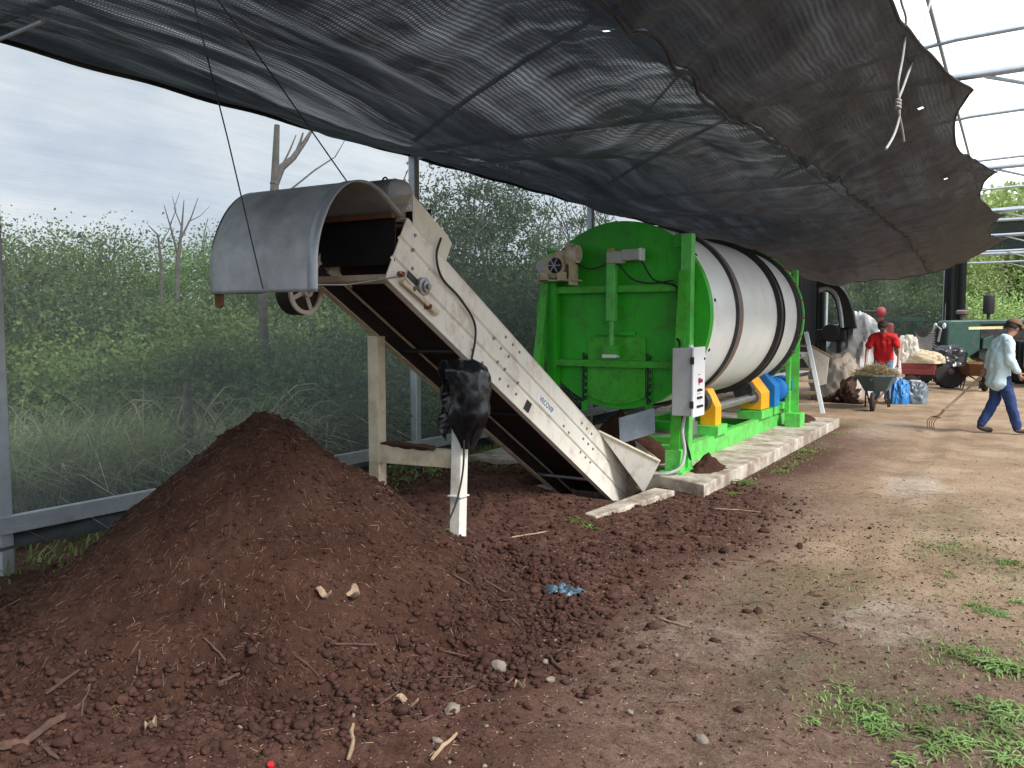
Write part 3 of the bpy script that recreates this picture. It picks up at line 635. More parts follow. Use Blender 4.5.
weeds = [(845, 692, 1.1), (862, 706, 1.2), (878, 722, 1.2), (890, 738, 1.1), (868, 728, .8), (812, 723, .9), (925, 735, 1.2), (945, 742, 1.4), (962, 748, 1.3), (938, 755, 1), (978, 738, 1.2),
         (990, 720, 1.3), (1002, 712, 1.4), (1015, 722, 1.4), (1010, 735, 1.2), (1020, 750, 1.2), (995, 748, 1), (965, 710, .9), (930, 712, .7),
         (948, 655, 1.1), (962, 660, 1.2), (976, 664, 1.2), (992, 668, 1.3), (1006, 672, 1.4), (1018, 678, 1.4), (970, 652, .9), (985, 655, .8),
         (975, 608, .9), (985, 612, 1), (996, 616, .9), (940, 588, .7), (950, 578, .9), (1003, 563, 1.2), (1015, 565, 1.3), (945, 548, .7), (955, 545, .8), (1020, 605, 1), (908, 765, 1), (1005, 765, 1.2)]
for i, (a, b_, s) in enumerate(weeds):
    p = at(a, b_, 2, 0); o = link('weed_plant', WEED[i % 5], (p.x, p.y, gz(p.x, p.y))); o.scale = (s,) * 3; o.rotation_euler = (0, 0, rnd.uniform(0, 6.28))
    tag(o, 'low bright green weed sprouting from the bare yard', 'weed', 'low weeds in the right front yard')
for a, b_, s, lb in ((740, 482, 2.0, 'leafy green weed against the pad corner kerb'), (735, 492, 1.2, 'small weed in front of the pad corner'), (790, 466, 1.8, 'low green weed halfway along the pad kerb'), (806, 450, 1.8, 'round weed clump beside the pad kerb'),
                     (835, 432, 1.8, 'weed clump at the far corner of the pad'), (780, 470, 1.4, 'thin weed by the pad kerb nearer the camera'), (800, 456, 1.5, 'spread weed by the middle of the pad kerb'),
                     (575, 522, 1.6, 'scraggly weed in front of the pit kerb'), (590, 528, 1.2, 'small weed below the pit kerb end'), (455, 530, 1.6, 'weed beside the front conveyor leg'),
                     (405, 490, 2.2, 'leafy weed behind the conveyor leg frame'), (430, 480, 2.0, 'green weed on the soil bank under the conveyor')):
    p = at(a, b_, 2, .03); o = link('weed_plant', WEED[rnd.randrange(5)], (p.x, p.y, gz(p.x, p.y))); o.scale = (s,) * 3; o.rotation_euler[2] = rnd.uniform(0, 6.28); tag(o, lb, 'weed')
gr = []
for a, b_, rx, ry, n in ((860, 715, .12, .1, 320), (970, 740, .25, .2, 650), (985, 662, .22, .15, 520), (985, 612, .15, .15, 200), (945, 548, .12, .2, 200), (830, 600, .4, .4, 90), (1010, 570, .2, .25, 280), (800, 455, .12, .9, 500), (740, 480, .1, .1, 140), (850, 425, .15, .8, 180)):
    p = at(a, b_, 2, 0); gr.append((p.x, p.y, rx, ry, n))
for i, (x, y, rx, ry, n) in enumerate(gr):
    tag(link('grass', blades(n, x, y, rx, ry, .008, .035, leaf_g, 'grass', .0028, .8)), kind='stuff')
tag(link('grass', blades(2600, -5.75, 7, .3, 3.6, .04, .15, leaf_g, 'grass', .008, .8)), kind='stuff')
tag(link('grass', blades(500, -5.1, 6.5, .3, 1.6, .02, .07, leaf_g, 'grass', .006, .8)), kind='stuff')
# tall rough grass outside the fence
tag(link('grass', blades(9000, -7.2, 7.5, .9, 4.8, .4, 1.3, grass_p, 'grass', .006, .9, gauss=False)), kind='stuff')
tag(link('grass', blades(4200, -7.2, 6.4, .8, 3.8, .5, 1.4, grass_d, 'grass', .005, 1.2, gauss=False)), kind='stuff')
tag(link('grass', blades(9000, -3, 36, 8, 3, .3, 1.0, leaf_y, 'grass', .03, .7, gauss=False)), kind='stuff')

def crown_mesh(seed, n_cl, per, rx, rz, leaf, m, name, spread=.22, long=1.8):
    r_ = np.random.RandomState(seed)
    a = r_.rand(n_cl) * 2 * PI; u_ = r_.rand(n_cl) ** .5; zc = r_.uniform(-1, 1, n_cl); rad = np.sqrt(1 - zc ** 2 * .8) * u_
    C = np.stack([rad * np.cos(a) * rx, rad * np.sin(a) * rx, zc * rz], -1) * (1 + np.clip(.14 * r_.randn(n_cl, 1), -.3, .2))
    sz = spread * rx * (.5 + r_.rand(n_cl))
    P = np.repeat(C, per, 0) + r_.randn(n_cl * per, 3) * np.repeat(sz, per)[:, None] * np.array([1, 1, .75]); n = len(P)
    d = r_.randn(n, 3); d /= np.linalg.norm(d, axis=1, keepdims=True); e = np.cross(d, r_.randn(n, 3)); e /= np.linalg.norm(e, axis=1, keepdims=True)
    L = leaf * (.6 + .8 * r_.rand(n))[:, None]
    vs = np.stack([P - d * L * long / 2, P + e * L / 2, P + d * L * long / 2, P - e * L / 2], 1).reshape(-1, 3)
    f = (np.arange(n) * 4)[:, None] + np.array([[0, 1, 2, 3]])
    return raw_mesh(name, vs, f, m)
def branches(q, base, h, r0, n, seed, spread=.6, up=.8):
    r_ = random.Random(seed)
    def grow(p, d, L, r, lvl):
        pts = [p]; q_ = p
        for i in range(4):
            d = (d + V((r_.uniform(-.18, .18), r_.uniform(-.18, .18), r_.uniform(-.05, .12)))).normalized(); q_ = q_ + d * L / 4; pts.append(q_)
        q.tube(pts, [r * (1 - .13 * i) for i in range(5)], 6)
        if lvl > 0:
            for k in range(n):
                s_ = pts[2 + k % 3]; nd_ = (d + V((r_.uniform(-1, 1), r_.uniform(-1, 1), r_.uniform(-.1, .5))) * spread).normalized(); grow(s_, nd_, L * r_.uniform(.5, .75), r * .55, lvl - 1)
    grow(V(base), V((0, 0, 1)), h * .55, r0, 2)
def tree_proto(seed, crown, h, label, group):
    t = thing('tree', (0, 0, 0), label, 'tree', group); q = MB(); branches(q, (0, 0, 0), h, .05, 3, seed); q.build('trunk', bark, t, smooth=True)
    c_ = link('crown', crown, (0, 0, h * .62), t); return t
cr_a = crown_mesh(1, 110, 130, 1.1, 1.05, .028, leaf_a, 'crown')
cr_b = crown_mesh(2, 110, 110, 1.2, .95, .027, leaf_b, 'crown', .15)
cr_c = crown_mesh(3, 75, 150, 1.0, 1.35, .024, leaf_c, 'crown', .15, 2.6)
cr_y = crown_mesh(4, 90, 80, 1.3, 1.2, .05, leaf_y, 'crown', .2)
sh_a = crown_mesh(5, 90, 130, .85, .75, .030, leaf_a, 'shrub'); sh_b = crown_mesh(6, 90, 130, .9, .65, .028, leaf_b, 'shrub', .25); sh_y = crown_mesh(7, 80, 90, 1.2, 1.0, .045, leaf_y, 'shrub', .25)
sh_c = crown_mesh(8, 90, 130, .9, .8, .030, leaf_c, 'shrub', .25)
def shrub(me, x, y, s, label, group):
    o = link('shrub', me, (x, y, .55 * s)); o.scale = (s * rnd.uniform(.9, 1.2), s * rnd.uniform(.9, 1.2), s * rnd.uniform(.9, 1.15)); o.rotation_euler[2] = rnd.uniform(0, 6.28); return tag(o, label, 'shrub', group)
def ray_pt(px_, t):
    return (-math.sin(yaw) + math.cos(yaw) * (px_ - 512) / CF) * t, (math.cos(yaw) + math.sin(yaw) * (px_ - 512) / CF) * t
G1 = 'bushes beyond the left net'
for i, px_ in enumerate(range(-60, 620, 38)):
    for t, s in ((9.6 + rnd.uniform(-.5, .5), .95), (12 + rnd.uniform(-.6, .6), 1.35)):
        x, y = ray_pt(px_ + rnd.uniform(-18, 18), t + (1.8 if px_ > 430 else 0))
        if x > -6.9: x = -6.9 - rnd.random() * .4
        shrub(rnd.choice([sh_a, sh_b, sh_c, sh_a]), x, y, s * rnd.uniform(.85, 1.1), 'dense green bush growing wild beyond the left net', G1)
protos = [tree_proto(3, cr_a, 3.0, 'bushy green tree standing beyond the left net', 'trees beyond the left net'), tree_proto(5, cr_b, 3.0, 'pale loose tree standing beyond the left net', 'pale trees beyond the left net'),
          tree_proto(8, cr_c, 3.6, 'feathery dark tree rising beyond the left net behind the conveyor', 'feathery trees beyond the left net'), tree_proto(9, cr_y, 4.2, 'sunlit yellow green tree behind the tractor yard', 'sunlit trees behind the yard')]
used = set()
def place(k, x, y, s, rz=None):
    o = protos[k] if k not in used else copy_tree(protos[k]); used.add(k); o.location = (x, y, 0); o.scale = (s, s, s); o.rotation_euler[2] = rnd.uniform(0, 6.28); return o
for px_, t, s, k in ((-30, 16, 1.12, 0), (40, 15, 1.0, 1), (95, 16.5, 1.1, 0), (150, 17, .95, 1), (215, 16.5, 1.1, 1), (265, 16, 1.05, 0), (330, 15.5, 1.05, 0), (385, 15, 1.1, 1), (440, 15, 1.15, 0), (455, 14, 1.08, 2), (487, 14.5, 1.12, 2), (520, 16, 1.1, 2), (550, 17, 1.1, 0), (585, 20, 1.15, 2), (610, 22, 1.2, 0), (650, 24, 1.2, 0)):
    x, y = ray_pt(px_, t); place(k, min(x, -7.6), y, s)
# beyond the back net and the open bay
for px_ in range(740, 1130, 33):
    x, y = ray_pt(px_, 38 + rnd.uniform(-2, 2)); place(3, x, y, rnd.uniform(1.15, 1.5))
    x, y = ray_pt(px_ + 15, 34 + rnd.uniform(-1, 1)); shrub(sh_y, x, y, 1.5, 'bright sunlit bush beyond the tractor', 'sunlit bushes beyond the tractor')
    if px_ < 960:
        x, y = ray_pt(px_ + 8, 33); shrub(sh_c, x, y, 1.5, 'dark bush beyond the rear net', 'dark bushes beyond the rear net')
for px_ in range(1060, 1500, 60):
    x, y = ray_pt(px_, 40); place(3, x, y, rnd.uniform(1.0, 1.3))
# distant woodland all round
def far_wood(name, arcs, n, h, leaf, m):
    a = np.radians(rs.uniform(arcs[0], arcs[1], n)); r = rs.uniform(arcs[2], arcs[3], n); x = r * np.sin(a); y = r * np.cos(a)
    top = h * (.7 + .5 * vn(x * .16, y * .16)); z = top * rs.rand(n) ** .7
    P = np.stack([x, y, z], -1); d = rs.randn(n, 3); d /= np.linalg.norm(d, axis=1, keepdims=True); e = np.cross(d, rs.randn(n, 3)); e /= np.linalg.norm(e, axis=1, keepdims=True)
    L = leaf * (.6 + .8 * rs.rand(n))[:, None]; vs = np.stack([P - d * L, P + e * L * .6, P + d * L, P - e * L * .6], 1).reshape(-1, 3)
    tag(link(name, raw_mesh(name, vs, (np.arange(n) * 4)[:, None] + np.array([[0, 1, 2, 3]]), m)), 'distant low woodland around the yard', 'woodland', kind='stuff')
far_wood('woodland', (-95, -18, 20, 32), 170000, 3.7, .038, leaf_a)
far_wood('woodland', (-8, 22, 44, 56), 42000, 7.5, .18, leaf_y)
far_wood('woodland', (22, 100, 44, 60), 22000, 6.0, .3, leaf_a)

# bare trees, stump, seen through the side net
def bare_tree(name, trunks, label, m=bark):
    q = MB()
    for pts, rr in trunks: q.tube(pts, rr, 8)
    t = q.build(name, m, smooth=True); return tag(t, label, 'tree')
A = lambda a, b_, X_=-7.2: tuple(at(a, b_, 0, X_))
g0 = at(268, 415, 0, -7.2); 
bare_tree('bare_tree', [([(g0.x, g0.y, 0), A(268, 400), A(264, 330), A(262, 290), A(270, 240), A(274, 200), A(277, 125)], [.07, .06, .05, .045, .05, .05, .03]),
                        ([A(274, 185), A(281, 168), A(293, 158), A(306, 140), A(313, 128)], [.05, .045, .035, .025, .015]), ([A(296, 153), A(300, 143), A(303, 133)], [.02, .015, .01]),
                        ([A(281, 168), A(290, 150), A(296, 135)], [.012, .01, .006]), ([A(272, 205), A(290, 190), A(315, 170), A(335, 157), A(345, 140)], [.015, .012, .01, .007, .004])], 'leafless forked grey tree trunk beyond the net behind the hood')
A = lambda a, b_, X_=-12: tuple(at(a, b_, 0, X_))
bare_tree('bare_tree', [([A(176, 330), A(178, 260), A(182, 225), A(184, 200)], [.05, .035, .018, .006]), ([A(178, 255), A(170, 225), A(164, 205)], [.02, .012, .005]), ([A(180, 240), A(191, 218), A(198, 198)], [.02, .012, .005]), ([A(162, 330), A(161, 262), A(158, 235), A(148, 225)], [.035, .025, .016, .006]), ([A(170, 225), A(176, 210), A(172, 196)], [.01, .007, .003]), ([A(182, 228), A(174, 208), A(180, 192)], [.01, .007, .003]), ([A(188, 222), A(200, 216), A(210, 206)], [.01, .006, .003]), ([A(159, 245), A(168, 232), A(172, 222)], [.012, .008, .003])], 'small leafless twiggy tree above the bushes far left')
A = lambda a, b_, X_=-8.6: tuple(at(a, b_, 0, X_))
tr = []
for i in range(12):
    bx = 535 + i * 6.5; tr.append(([A(bx, 330), A(bx + rnd.uniform(-4, 4), 270), A(bx + rnd.uniform(-8, 8), 235), A(bx + rnd.uniform(-14, 14), 205 + rnd.uniform(0, 12))], [.03, .022, .014, .005]))
    for k in range(3):
        yy = rnd.uniform(215, 265); tr.append(([A(bx + rnd.uniform(-3, 3), yy), A(bx + rnd.uniform(-14, 14), yy - 16), A(bx + rnd.uniform(-22, 22), yy - 30)], [.012, .008, .003]))
bare_tree('bare_shrub', tr, 'thicket of bare grey stems beyond the net behind the drum')
g1 = at(190, 455, 0, -6.6); A = lambda a, b_: tuple(at(a, b_, 0, -6.6))
bare_tree('cactus_stump', [([(g1.x, g1.y, 0), A(190, 450), A(189, 420), A(187, 395), A(186, 383)], [.05, .045, .04, .04, .02])], 'dry upright cactus stem just outside the left net')
# arching pale cane blades
for i in range(26):
    p = at(215 + rnd.uniform(-45, 110), 445, 0, -6.5); a = rnd.uniform(0, 6.28); L = rnd.uniform(.5, .9); pts = [(p.x + math.cos(a) * L * t, p.y + math.sin(a) * L * t, .1 + 1.15 * L * (t * 1.6 - t * t * 1.1) * 1.6) for t in (0, .2, .4, .6, .8, 1)]
    tag(MB().tube(pts, [.006, .009, .008, .007, .005, .001], 4).build('cane_leaf', grass_d), 'long arching dry cane leaf outside the left net', 'grass leaf', 'arching cane leaves outside the net')

# ------------------------------------------------------------------ shelter
FX, Y0, BAY, HZ = -5.53, 2.97, 4.37, 3.42
SEAM = -1.53
POSTL = ['galvanised post at the left photo edge beside the heap', 'galvanised post behind the conveyor leg frame', 'galvanised post hidden behind the green drum', 'galvanised post behind the far half of the drum', 'galvanised post along the left net near the tarpaulin', 'galvanised post near the rear left corner', 'galvanised corner post at the rear left']
for k in range(-1, 7):
    yk = Y0 + BAY * k
    lb = 'galvanised post of the left net behind the viewer' if k < 0 else POSTL[k]
    t = thing('fence_post', (FX, yk, 0), lb, 'post', 'posts of the left net')
    q = MB().box((FX, yk, HZ / 2 - .1), (.085, .085, HZ + .2)); q.build('pole', galv_p, t, bevel=.008)
    MB().box((FX, yk, HZ + .03), (.14, .12, .05)).build('bracket', steel, t, bevel=.005)
# bottom rail with the skirt
rl = thing('fence_rail', (FX, 8, 0), 'pale steel rail running low along the left net', 'rail')
q = MB(); q.beam((FX + .05, -1.4, .36), (FX + .05, 29, .20), .05, .10); q.build('rail', galv_p, rl, bevel=.006)
q = MB().beam((FX + .075, -1.4, .32), (FX + .075, 29, .16), .03, .035); q.build('clip_strip', galv, rl)
def sheet(name, fn, nu, nv, m, label, cat, solid=0, skip=(), smooth=True, kind=None):
    vs = np.array([fn(i / nu, j / nv) for i in range(nu + 1) for j in range(nv + 1)]); idx = np.arange((nu + 1) * (nv + 1)).reshape(nu + 1, nv + 1)
    f = np.stack([idx[:-1, :-1], idx[1:, :-1], idx[1:, 1:], idx[:-1, 1:]], -1).reshape(-1, 4)
    if skip: f = np.delete(f, list(skip), 0)
    org = vs.mean(0); o = link(name, raw_mesh(name, vs - org, f, m, smooth), tuple(org)); return tag(o, label, cat, kind=kind)
sheet('side_net', lambda u, w: (FX - .02 + .03 * math.sin(u * 60) * math.sin(w * PI) * .6 + .03 * noise.noise(V((u * 25, w * 4, 0))), -2 + 26 * u, .33 - .0045 * (u * 26) + (3.12 + .0045 * u * 26) * w), 300, 12, side_net_m, 'translucent grey shade net closing the left side of the shelter', 'shade net')
sheet('net_skirt', lambda u, w: (FX - .0 + .05 * math.sin(w * 5 + u * 20) + .02 * noise.noise(V((u * 90, w * 3, 0))), -2 + 32 * u, (.335 - .0055 * u * 32) - (.15 + .03 * noise.noise(V((u * 60, 1, 0)))) * w), 400, 8, mat('dark_skirt_cloth', (.045, .052, .056), .8, var=.35, scale=8, bump=.4), 'dark folded net skirt hanging below the left rail', 'net skirt')
sheet('dark_net', lambda u, w: (FX - .01 + .04 * math.sin(u * 30), 24 + 5.1 * u, .2 + 3.3 * w), 60, 12, dark_net_m, 'dark net closing the far end of the left wall', 'shade net')
# roof net: a hammock tied at the bars
YR0, YR1 = -2.2, 20.75
def redge(y):
    k = (y - Y0) / BAY; f = k - math.floor(k); return -.22 - .28 * math.sin(PI * f) ** .8 + .006 * (y - 10) - .10 * sstep_f(13, 5, y)
def sstep_f(a, b_, x):
    t = min(1, max(0, (x - a) / (b_ - a))); return t * t * (3 - 2 * t)
def netp(u, w):
    y = YR0 + (YR1 - YR0) * w
    xr = redge(y); x = -5.56 + (xr + 5.56) * u
    k = (y - Y0) / BAY; f = k - math.floor(k); tie = math.sin(PI * f) ** 2
    if x < SEAM:
        s = (x + 5.56) / (SEAM + 5.56); z = HZ - .02 - .36 * s - .16 * math.sin(PI * s) - .20 * tie * math.sin(PI * min(1, s * 1.02))
    else:
        s = (x - SEAM) / (xr - SEAM); z = HZ - .38 + .36 * s - .05 * math.sin(PI * s) - .05 * tie * math.sin(PI * s)
    endf = sstep_f(14, 19.6, y); s2 = (x + 5.56) / 5.4
    z -= endf * (.42 * math.sin(PI * min(1, max(0, s2))) ** 1.2)
    z -= .045 * math.exp(-((x - SEAM) / .07) ** 2)
    # long folds, parallel to the edge, then cross wrinkles that fan from the seam
    z += .09 * noise.noise(V((x * 1.6, y * .18, 3))) + .042 * noise.noise(V((x * 4.2, y * .3, 9))) + .012 * noise.noise(V((x * 11, y * .6, 4)))
    z += .09 * noise.noise(V((x * .5, y * .7, 12)))
    wr = math.exp(-abs(x - SEAM - .0) / .7)
    z += wr * (.075 * noise.noise(V((x * 1.4, (y + x * .4) * 3.2, 30))) + .012 * noise.noise(V((x * 2, (y + x * .4) * 8, 40))))
    z +=   .018 * noise.noise(V((x * 3, y * 3, 7))) + .003 * noise.noise(V((x * 9, y * 9, 8)))
    if u < .02: z = HZ - .02 - .015 * math.sin(y * 3) ** 2
    return (x, y, z)
NU, NV = 150, 620
def net_face(px_, py_):
    # face of the net grid at a known hole
    best = None
    p = at(px_, py_, 2, 3.1)
    w = (p.y - YR0) / (YR1 - YR0); u = (p.x + 5.56) / (redge(p.y) + 5.56); q = netp(u, w); p = at(px_, py_, 2, q[2])
    w = (p.y - YR0) / (YR1 - YR0); u = (p.x + 5.56) / (redge(p.y) + 5.56); i, j = int(u * NU), int(w * NV)
    return i * NV + j if 0 <= i < NU and 0 <= j < NV else None
holes = [h for h in (net_face(*p) for p in ((606, 26), (924, 88), (562, 138), (946, 174), (968, 175), (940, 246))) if h is not None]
sheet('roof_net', netp, NU, NV, roof_net_m, 'sagging black shade net stretched over the whole work area', 'shade net', skip=holes)
# stitched seam cord, edge cords
def cord(name, pts, r, m, label, cat='cord'): return tag(MB().tube(pts, r, 6).build(name, m, smooth=True), label, cat)
def net_at(x, y, dz=0):
    xr = redge(y); u = (x + 5.56) / (xr + 5.56); p = netp(u, (y - YR0) / (YR1 - YR0)); return (p[0], p[1], p[2] + dz)
netcord = mat('black_cord', (.012, .012, .014), .7)
cord('seam_cord', [net_at(SEAM + .012 * math.sin(y * 5) + .01 * math.sin(y * 13), y, -.018) for y in np.arange(-2, 20.6, .06)], .010, netcord, 'dark lashed seam cord running along the roof net', 'cord')
cord('edge_cord', [(p[0], p[1], p[2] - .01) for p in (netp(0, w) for w in np.linspace(0, 1, 160))], .02, netcord, 'dark edge cord of the roof net above the side net', 'cord')
cord('edge_cord', [netp(1, w) for w in np.linspace(0, 1, 200)], .010, netcord, 'scalloped edge cord on the open side of the roof net', 'cord')
cord('edge_cord', [netp(u, 1) for u in np.linspace(0, 1, 60)], .012, netcord, 'hanging edge cord at the rear of the roof net', 'cord')
# steel arches above the net
FR_L = ['nearest', 'second', 'third', 'fourth', 'fifth', 'sixth', 'seventh']
for k in range(-1, 7):
    yk = Y0 + BAY * k; z0 = HZ + .02
    lb = 'steel roof truss of the shelter, %s from the viewer' % (FR_L[k] if k >= 0 else 'just behind and')
    t = thing('roof_truss', (FX, yk, 0), lb, 'roof truss', 'steel roof trusses')
    q = MB(); q.tube([(-5.53, yk, z0), (-.3, yk, z0 + .02), (4.6, yk, z0 + .02 + .10), (9, yk, z0 + .3)], .028, 10); q.build('tie_bar', galv_p, t, smooth=True)
    q = MB(); arch = [(-5.53 + 5.5 * s_, yk, z0 + .1 + 1.5 * math.sin(PI * s_ * .5) ** .9) for s_ in np.linspace(0, 1, 9)]; arch += [(-.03 + 5.5 * s_, yk, z0 + 1.6 - 1.5 * (1 - math.cos(PI * s_ * .5)) ** 1.1) for s_ in np.linspace(.1, 1, 9)]
    q.tube(arch, .028, 8); q.build('arch_tube', galv_p, t, smooth=True)
    q = MB(); q.tube([(-.25, yk, z0), (.55, yk + .0, z0 - .26), (2.6, yk, z0 - .9)], .014, 6); q.tube([(-3, yk, z0), (-1.6, yk, z0 + 1.3)], .014, 6); q.tube([(-1.3, yk, z0), (-2.2, yk, z0 + 1.2)], .014, 6); q.build('brace', galv_p, t, smooth=True)
for X_, lb in ((-3.4, 'long purlin above the net over the conveyor'), (-.9, 'long purlin above the net near its open edge')):
    s_ = (X_ + 5.53) / 5.5; tag(MB().tube([(X_, -1.5, HZ + .14 + 1.5 * math.sin(PI * s_ * .5) ** .9), (X_, 29.2, HZ + .14 + 1.5 * math.sin(PI * s_ * .5) ** .9)], .024, 8).build('purlin', galv_p, smooth=True), lb, 'purlin')
# slack wires under the net on the near left
A0 = (-5.5, Y0, HZ - .02)
# rear side: posts, nets
YB = Y0 + BAY * 6
bk = lambda px_: at(px_, 325, 1, YB).x
for px_, lb in ((944, 'thin pale rear post behind the tractor front'), (826, 'pale rear post behind the curved chute')):
    t = thing('rear_post', (bk(px_), YB, 0), lb, 'post'); MB().tube([(bk(px_), YB - .03, 0), (bk(px_), YB - .03, 4.0)], .055, 10).build('pole', galv_p, t, smooth=True)
    MB().box((bk(px_), YB - .03, .02), (.22, .22, .03)).build('base_plate', steel, t)
def wavy(x0, x1, y, z0, z1, amp, fr): return lambda u, w: (x0 + (x1 - x0) * u, y + amp * math.sin(u * fr) + amp * .6 * noise.noise(V((u * 9, w * 3, y))), z0 + (z1 - z0) * w)
sheet('rear_net', wavy(-6.0, bk(964), YB, .1, 4.2, .05, 22), 90, 12, back_net_m, 'dark green looking net wall closing the rear of the shelter', 'shade net')
sheet('net_flap', wavy(bk(943), bk(965), YB - .12, .1, 4.2, .04, 14), 20, 12, dark_net_m, 'darker doubled net strip beside the open rear bay', 'shade net')
sheet('net_flap', wavy(bk(786), bk(826), YB - .3, .1, 4.2, .06, 18), 30, 12, dark_net_m, 'dark hanging net panel behind the far end of the drum', 'shade net')
t = thing('rear_roof_frame', (1.5, YB + .1, 3.6), 'pale rear cross pipes with grey net above the open bay', 'roof frame')
q = MB()
for z_ in (3.72, 4.25, 4.7): q.tube([(bk(950), YB + .1, z_), (12, YB + .1, z_)], .05, 8)
q.build('cross_pipe', galv_p, t, smooth=True)
o = MB().prism([(bk(950), YB + .2, 3.8), (12, YB + .2, 3.8), (12, YB + .2, 4.75), (bk(950), YB + .2, 4.75)], (0, .01, 0)).build('gable_net', back_net_m, t)
# hanging wires and rope
wp = lambda a, b_, d: tuple(at(a, b_, 0, d))
cord('hanging_wire', [tuple(at(188, -20, 1, 3.2)), tuple(at(193, 0, 1, 3.22)), tuple(at(228, 140, 1, 3.36)), tuple(at(263, 289, 1, 3.49))], .004, wire_m, 'thin dark wire running down to the hood front', 'wire')
cord('hanging_wire', [wp(205, -20, -3.3), wp(218, 0, -3.3), wp(283, 90, -3.35), wp(348, 183, -3.4)], .004, wire_m, 'thin dark wire running down to the hood top', 'wire')
cord('hanging_wire', [wp(408, 170, -4.2), wp(400, 188, -4.1), wp(391, 203, -4.0)], .004, wire_m, 'short tie wire between post top and conveyor head', 'wire')
rp = thing('white_rope', at(898, 100, 0, -.75), 'knotted pale rope hanging from the roof net edge', 'rope')
d_ = -.62
def rpt(a, b_): return tuple(at(a, b_, 0, d_ - .06 * (b_ / 150)))
def smooth_path(P, n=6):
    P = [V(p) for p in P]; out = []
    for i in range(len(P) - 1):
        a, b_, c_, e = P[max(i - 1, 0)], P[i], P[i + 1], P[min(i + 2, len(P) - 1)]
        for k in range(n):
            t = k / n; out.append(.5 * ((2 * b_) + (-a + c_) * t + (2 * a - 5 * b_ + 4 * c_ - e) * t * t + (-a + 3 * b_ - 3 * c_ + e) * t ** 3))
    out.append(P[-1]); return out
MB().tube(smooth_path([rpt(899, -30), rpt(901, 0), rpt(906, 20), rpt(903, 55), rpt(898, 84), rpt(899, 103)]), .0075, 7).build('strand', rope_m, rp, smooth=True)
MB().tube(smooth_path([rpt(937, -30), rpt(931, 0), rpt(918, 45), rpt(904, 85), rpt(898, 104), rpt(902, 128), rpt(904, 141)]), .0075, 7).build('strand', rope_m, rp, smooth=True)
MB().tube(smooth_path([rpt(899, 100), rpt(899, 118), rpt(894, 135), rpt(886, 149)]), .0075, 7).build('strand', rope_m, rp, smooth=True)
kn = at(898, 104, 0, d_ - .04); q = MB()
for i in range(3): q.lathe(kn + V((0, 0, .02 - i * .02)), (.2, .3, 1), [(.008 * math.cos(a), .014 + .008 * math.sin(a)) for a in np.linspace(0, 2 * PI, 9)[:-1]], 14, closed=True)
q.build('knot', rope_m, rp, smooth=True)
# thin stay poking below the net
for a, b_, c_, e, lb in ((530, 383/2.438, 455, 152, 'x'),):
    pass
cord('stay_bar', [at(0, 39, 0, -5.2), at(43, 21, 0, -4.2)], .012, galv_p, 'short thin bar under the net at the upper left', 'bar')
cord('stay_bar', [at(418, 158, 0, -5.4), at(455, 152, 0, -4.8)], .014, galv_p, 'thin bar under the net above the second post', 'bar')
cord('stay_bar', [at(562, 137, 0, -2.6), at(608, 131, 0, -2.2)], .012, galv_p, 'thin pale bar pressing against the roof net middle', 'bar')
cord('stay_bar', [at(596, 204, 0, -5.4), at(622, 200, 0, -4.9)], .016, galv_p, 'thin bar under the net edge above the drum', 'bar')

# ------------------------------------------------------------------ inclined conveyor
P0 = V((-3.35, 7.7, -.16)); CA = V((0, -math.cos(R(30)), .5)); CN = V((0, .5, math.cos(R(30)))); CX = V((1, 0, 0)); CW = .64
def cv(L, N, X_=0.): return P0 + CA * L + CN * N + CX * X_
LT = 4.1
conv = thing('inclined_conveyor', (-3.67, 5.6, 0), 'long cream painted belt conveyor rising steeply out of the pit toward the heap', 'conveyor')
def side_panel(x, sgn, m, name='side_panel'):
    # channel profile: lips and two pressed ribs, (offset, N)
    prof = [(-.055, 0), (0, 0), (.0, .008), (.0, .135), (-.014, .147), (-.014, .158), (0, .17), (0, .285), (-.014, .297), (-.014, .308), (0, .32), (0, .44), (.006, .45), (-.055, .45)]
    inner = [(-.055, .442), (-.008, .442), (-.008, .32), (-.022, .308), (-.022, .297), (-.008, .285), (-.008, .17), (-.022, .158), (-.022, .147), (-.008, .135), (-.008, .008), (-.055, .008)]
    poly = [cv(-.45, N, x + o * sgn) for o, N in prof + inner]
    return MB().prism(poly, CA * (LT + .45)).build(name, m, conv)
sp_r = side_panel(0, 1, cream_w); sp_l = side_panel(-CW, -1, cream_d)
bolts = [(3.98, .40), (3.95, .31), (3.90, .20), (3.70, .14), (3.02, .08), (2.86, .06), (2.80, .30), (2.66, .39), (2.54, .39), (2.42, .39), (2.68, .28), (2.55, .28), (2.67, .17), (2.55, .17), (2.58, .07), (2.44, .08), (2.30, .08), (2.32, .17),
         (1.42, .20), (1.30, .19), (1.10, .37), (.98, .37), (.86, .37), (1.0, .26), (.88, .26), (.99, .13), (.87, .13), (.75, .13), (.76, .26)]
q = MB()
for L, N in bolts:
    q.lathe(cv(L, N, -.004), (1, 0, 0), [(0, .014), (.006, .014), (.007, .009), (.014, .009)], 8)
q.build('bolt', steel, sp_r)
MB().prism([cv(3.93, .12, .002), cv(3.78, .12, .002), cv(3.78, .165, .002), cv(3.93, .165, .002)], (.003, 0, 0)).build('slot', black, sp_r)
MB().prism([cv(-.4, .012, -CW + .012), cv(4.07, .012, -CW + .012), cv(4.07, .43, -CW + .012), cv(-.4, .43, -CW + .012)], (.004, 0, 0)).build('inner_liner', rubber, conv)
MB().prism([cv(3.72, .30, -.012), cv(3.90, .66, -.012), cv(3.90, .66, -CW + .02), cv(3.72, .30, -CW + .02)], CA * .006).build('rubber_curtain', rubber, conv)
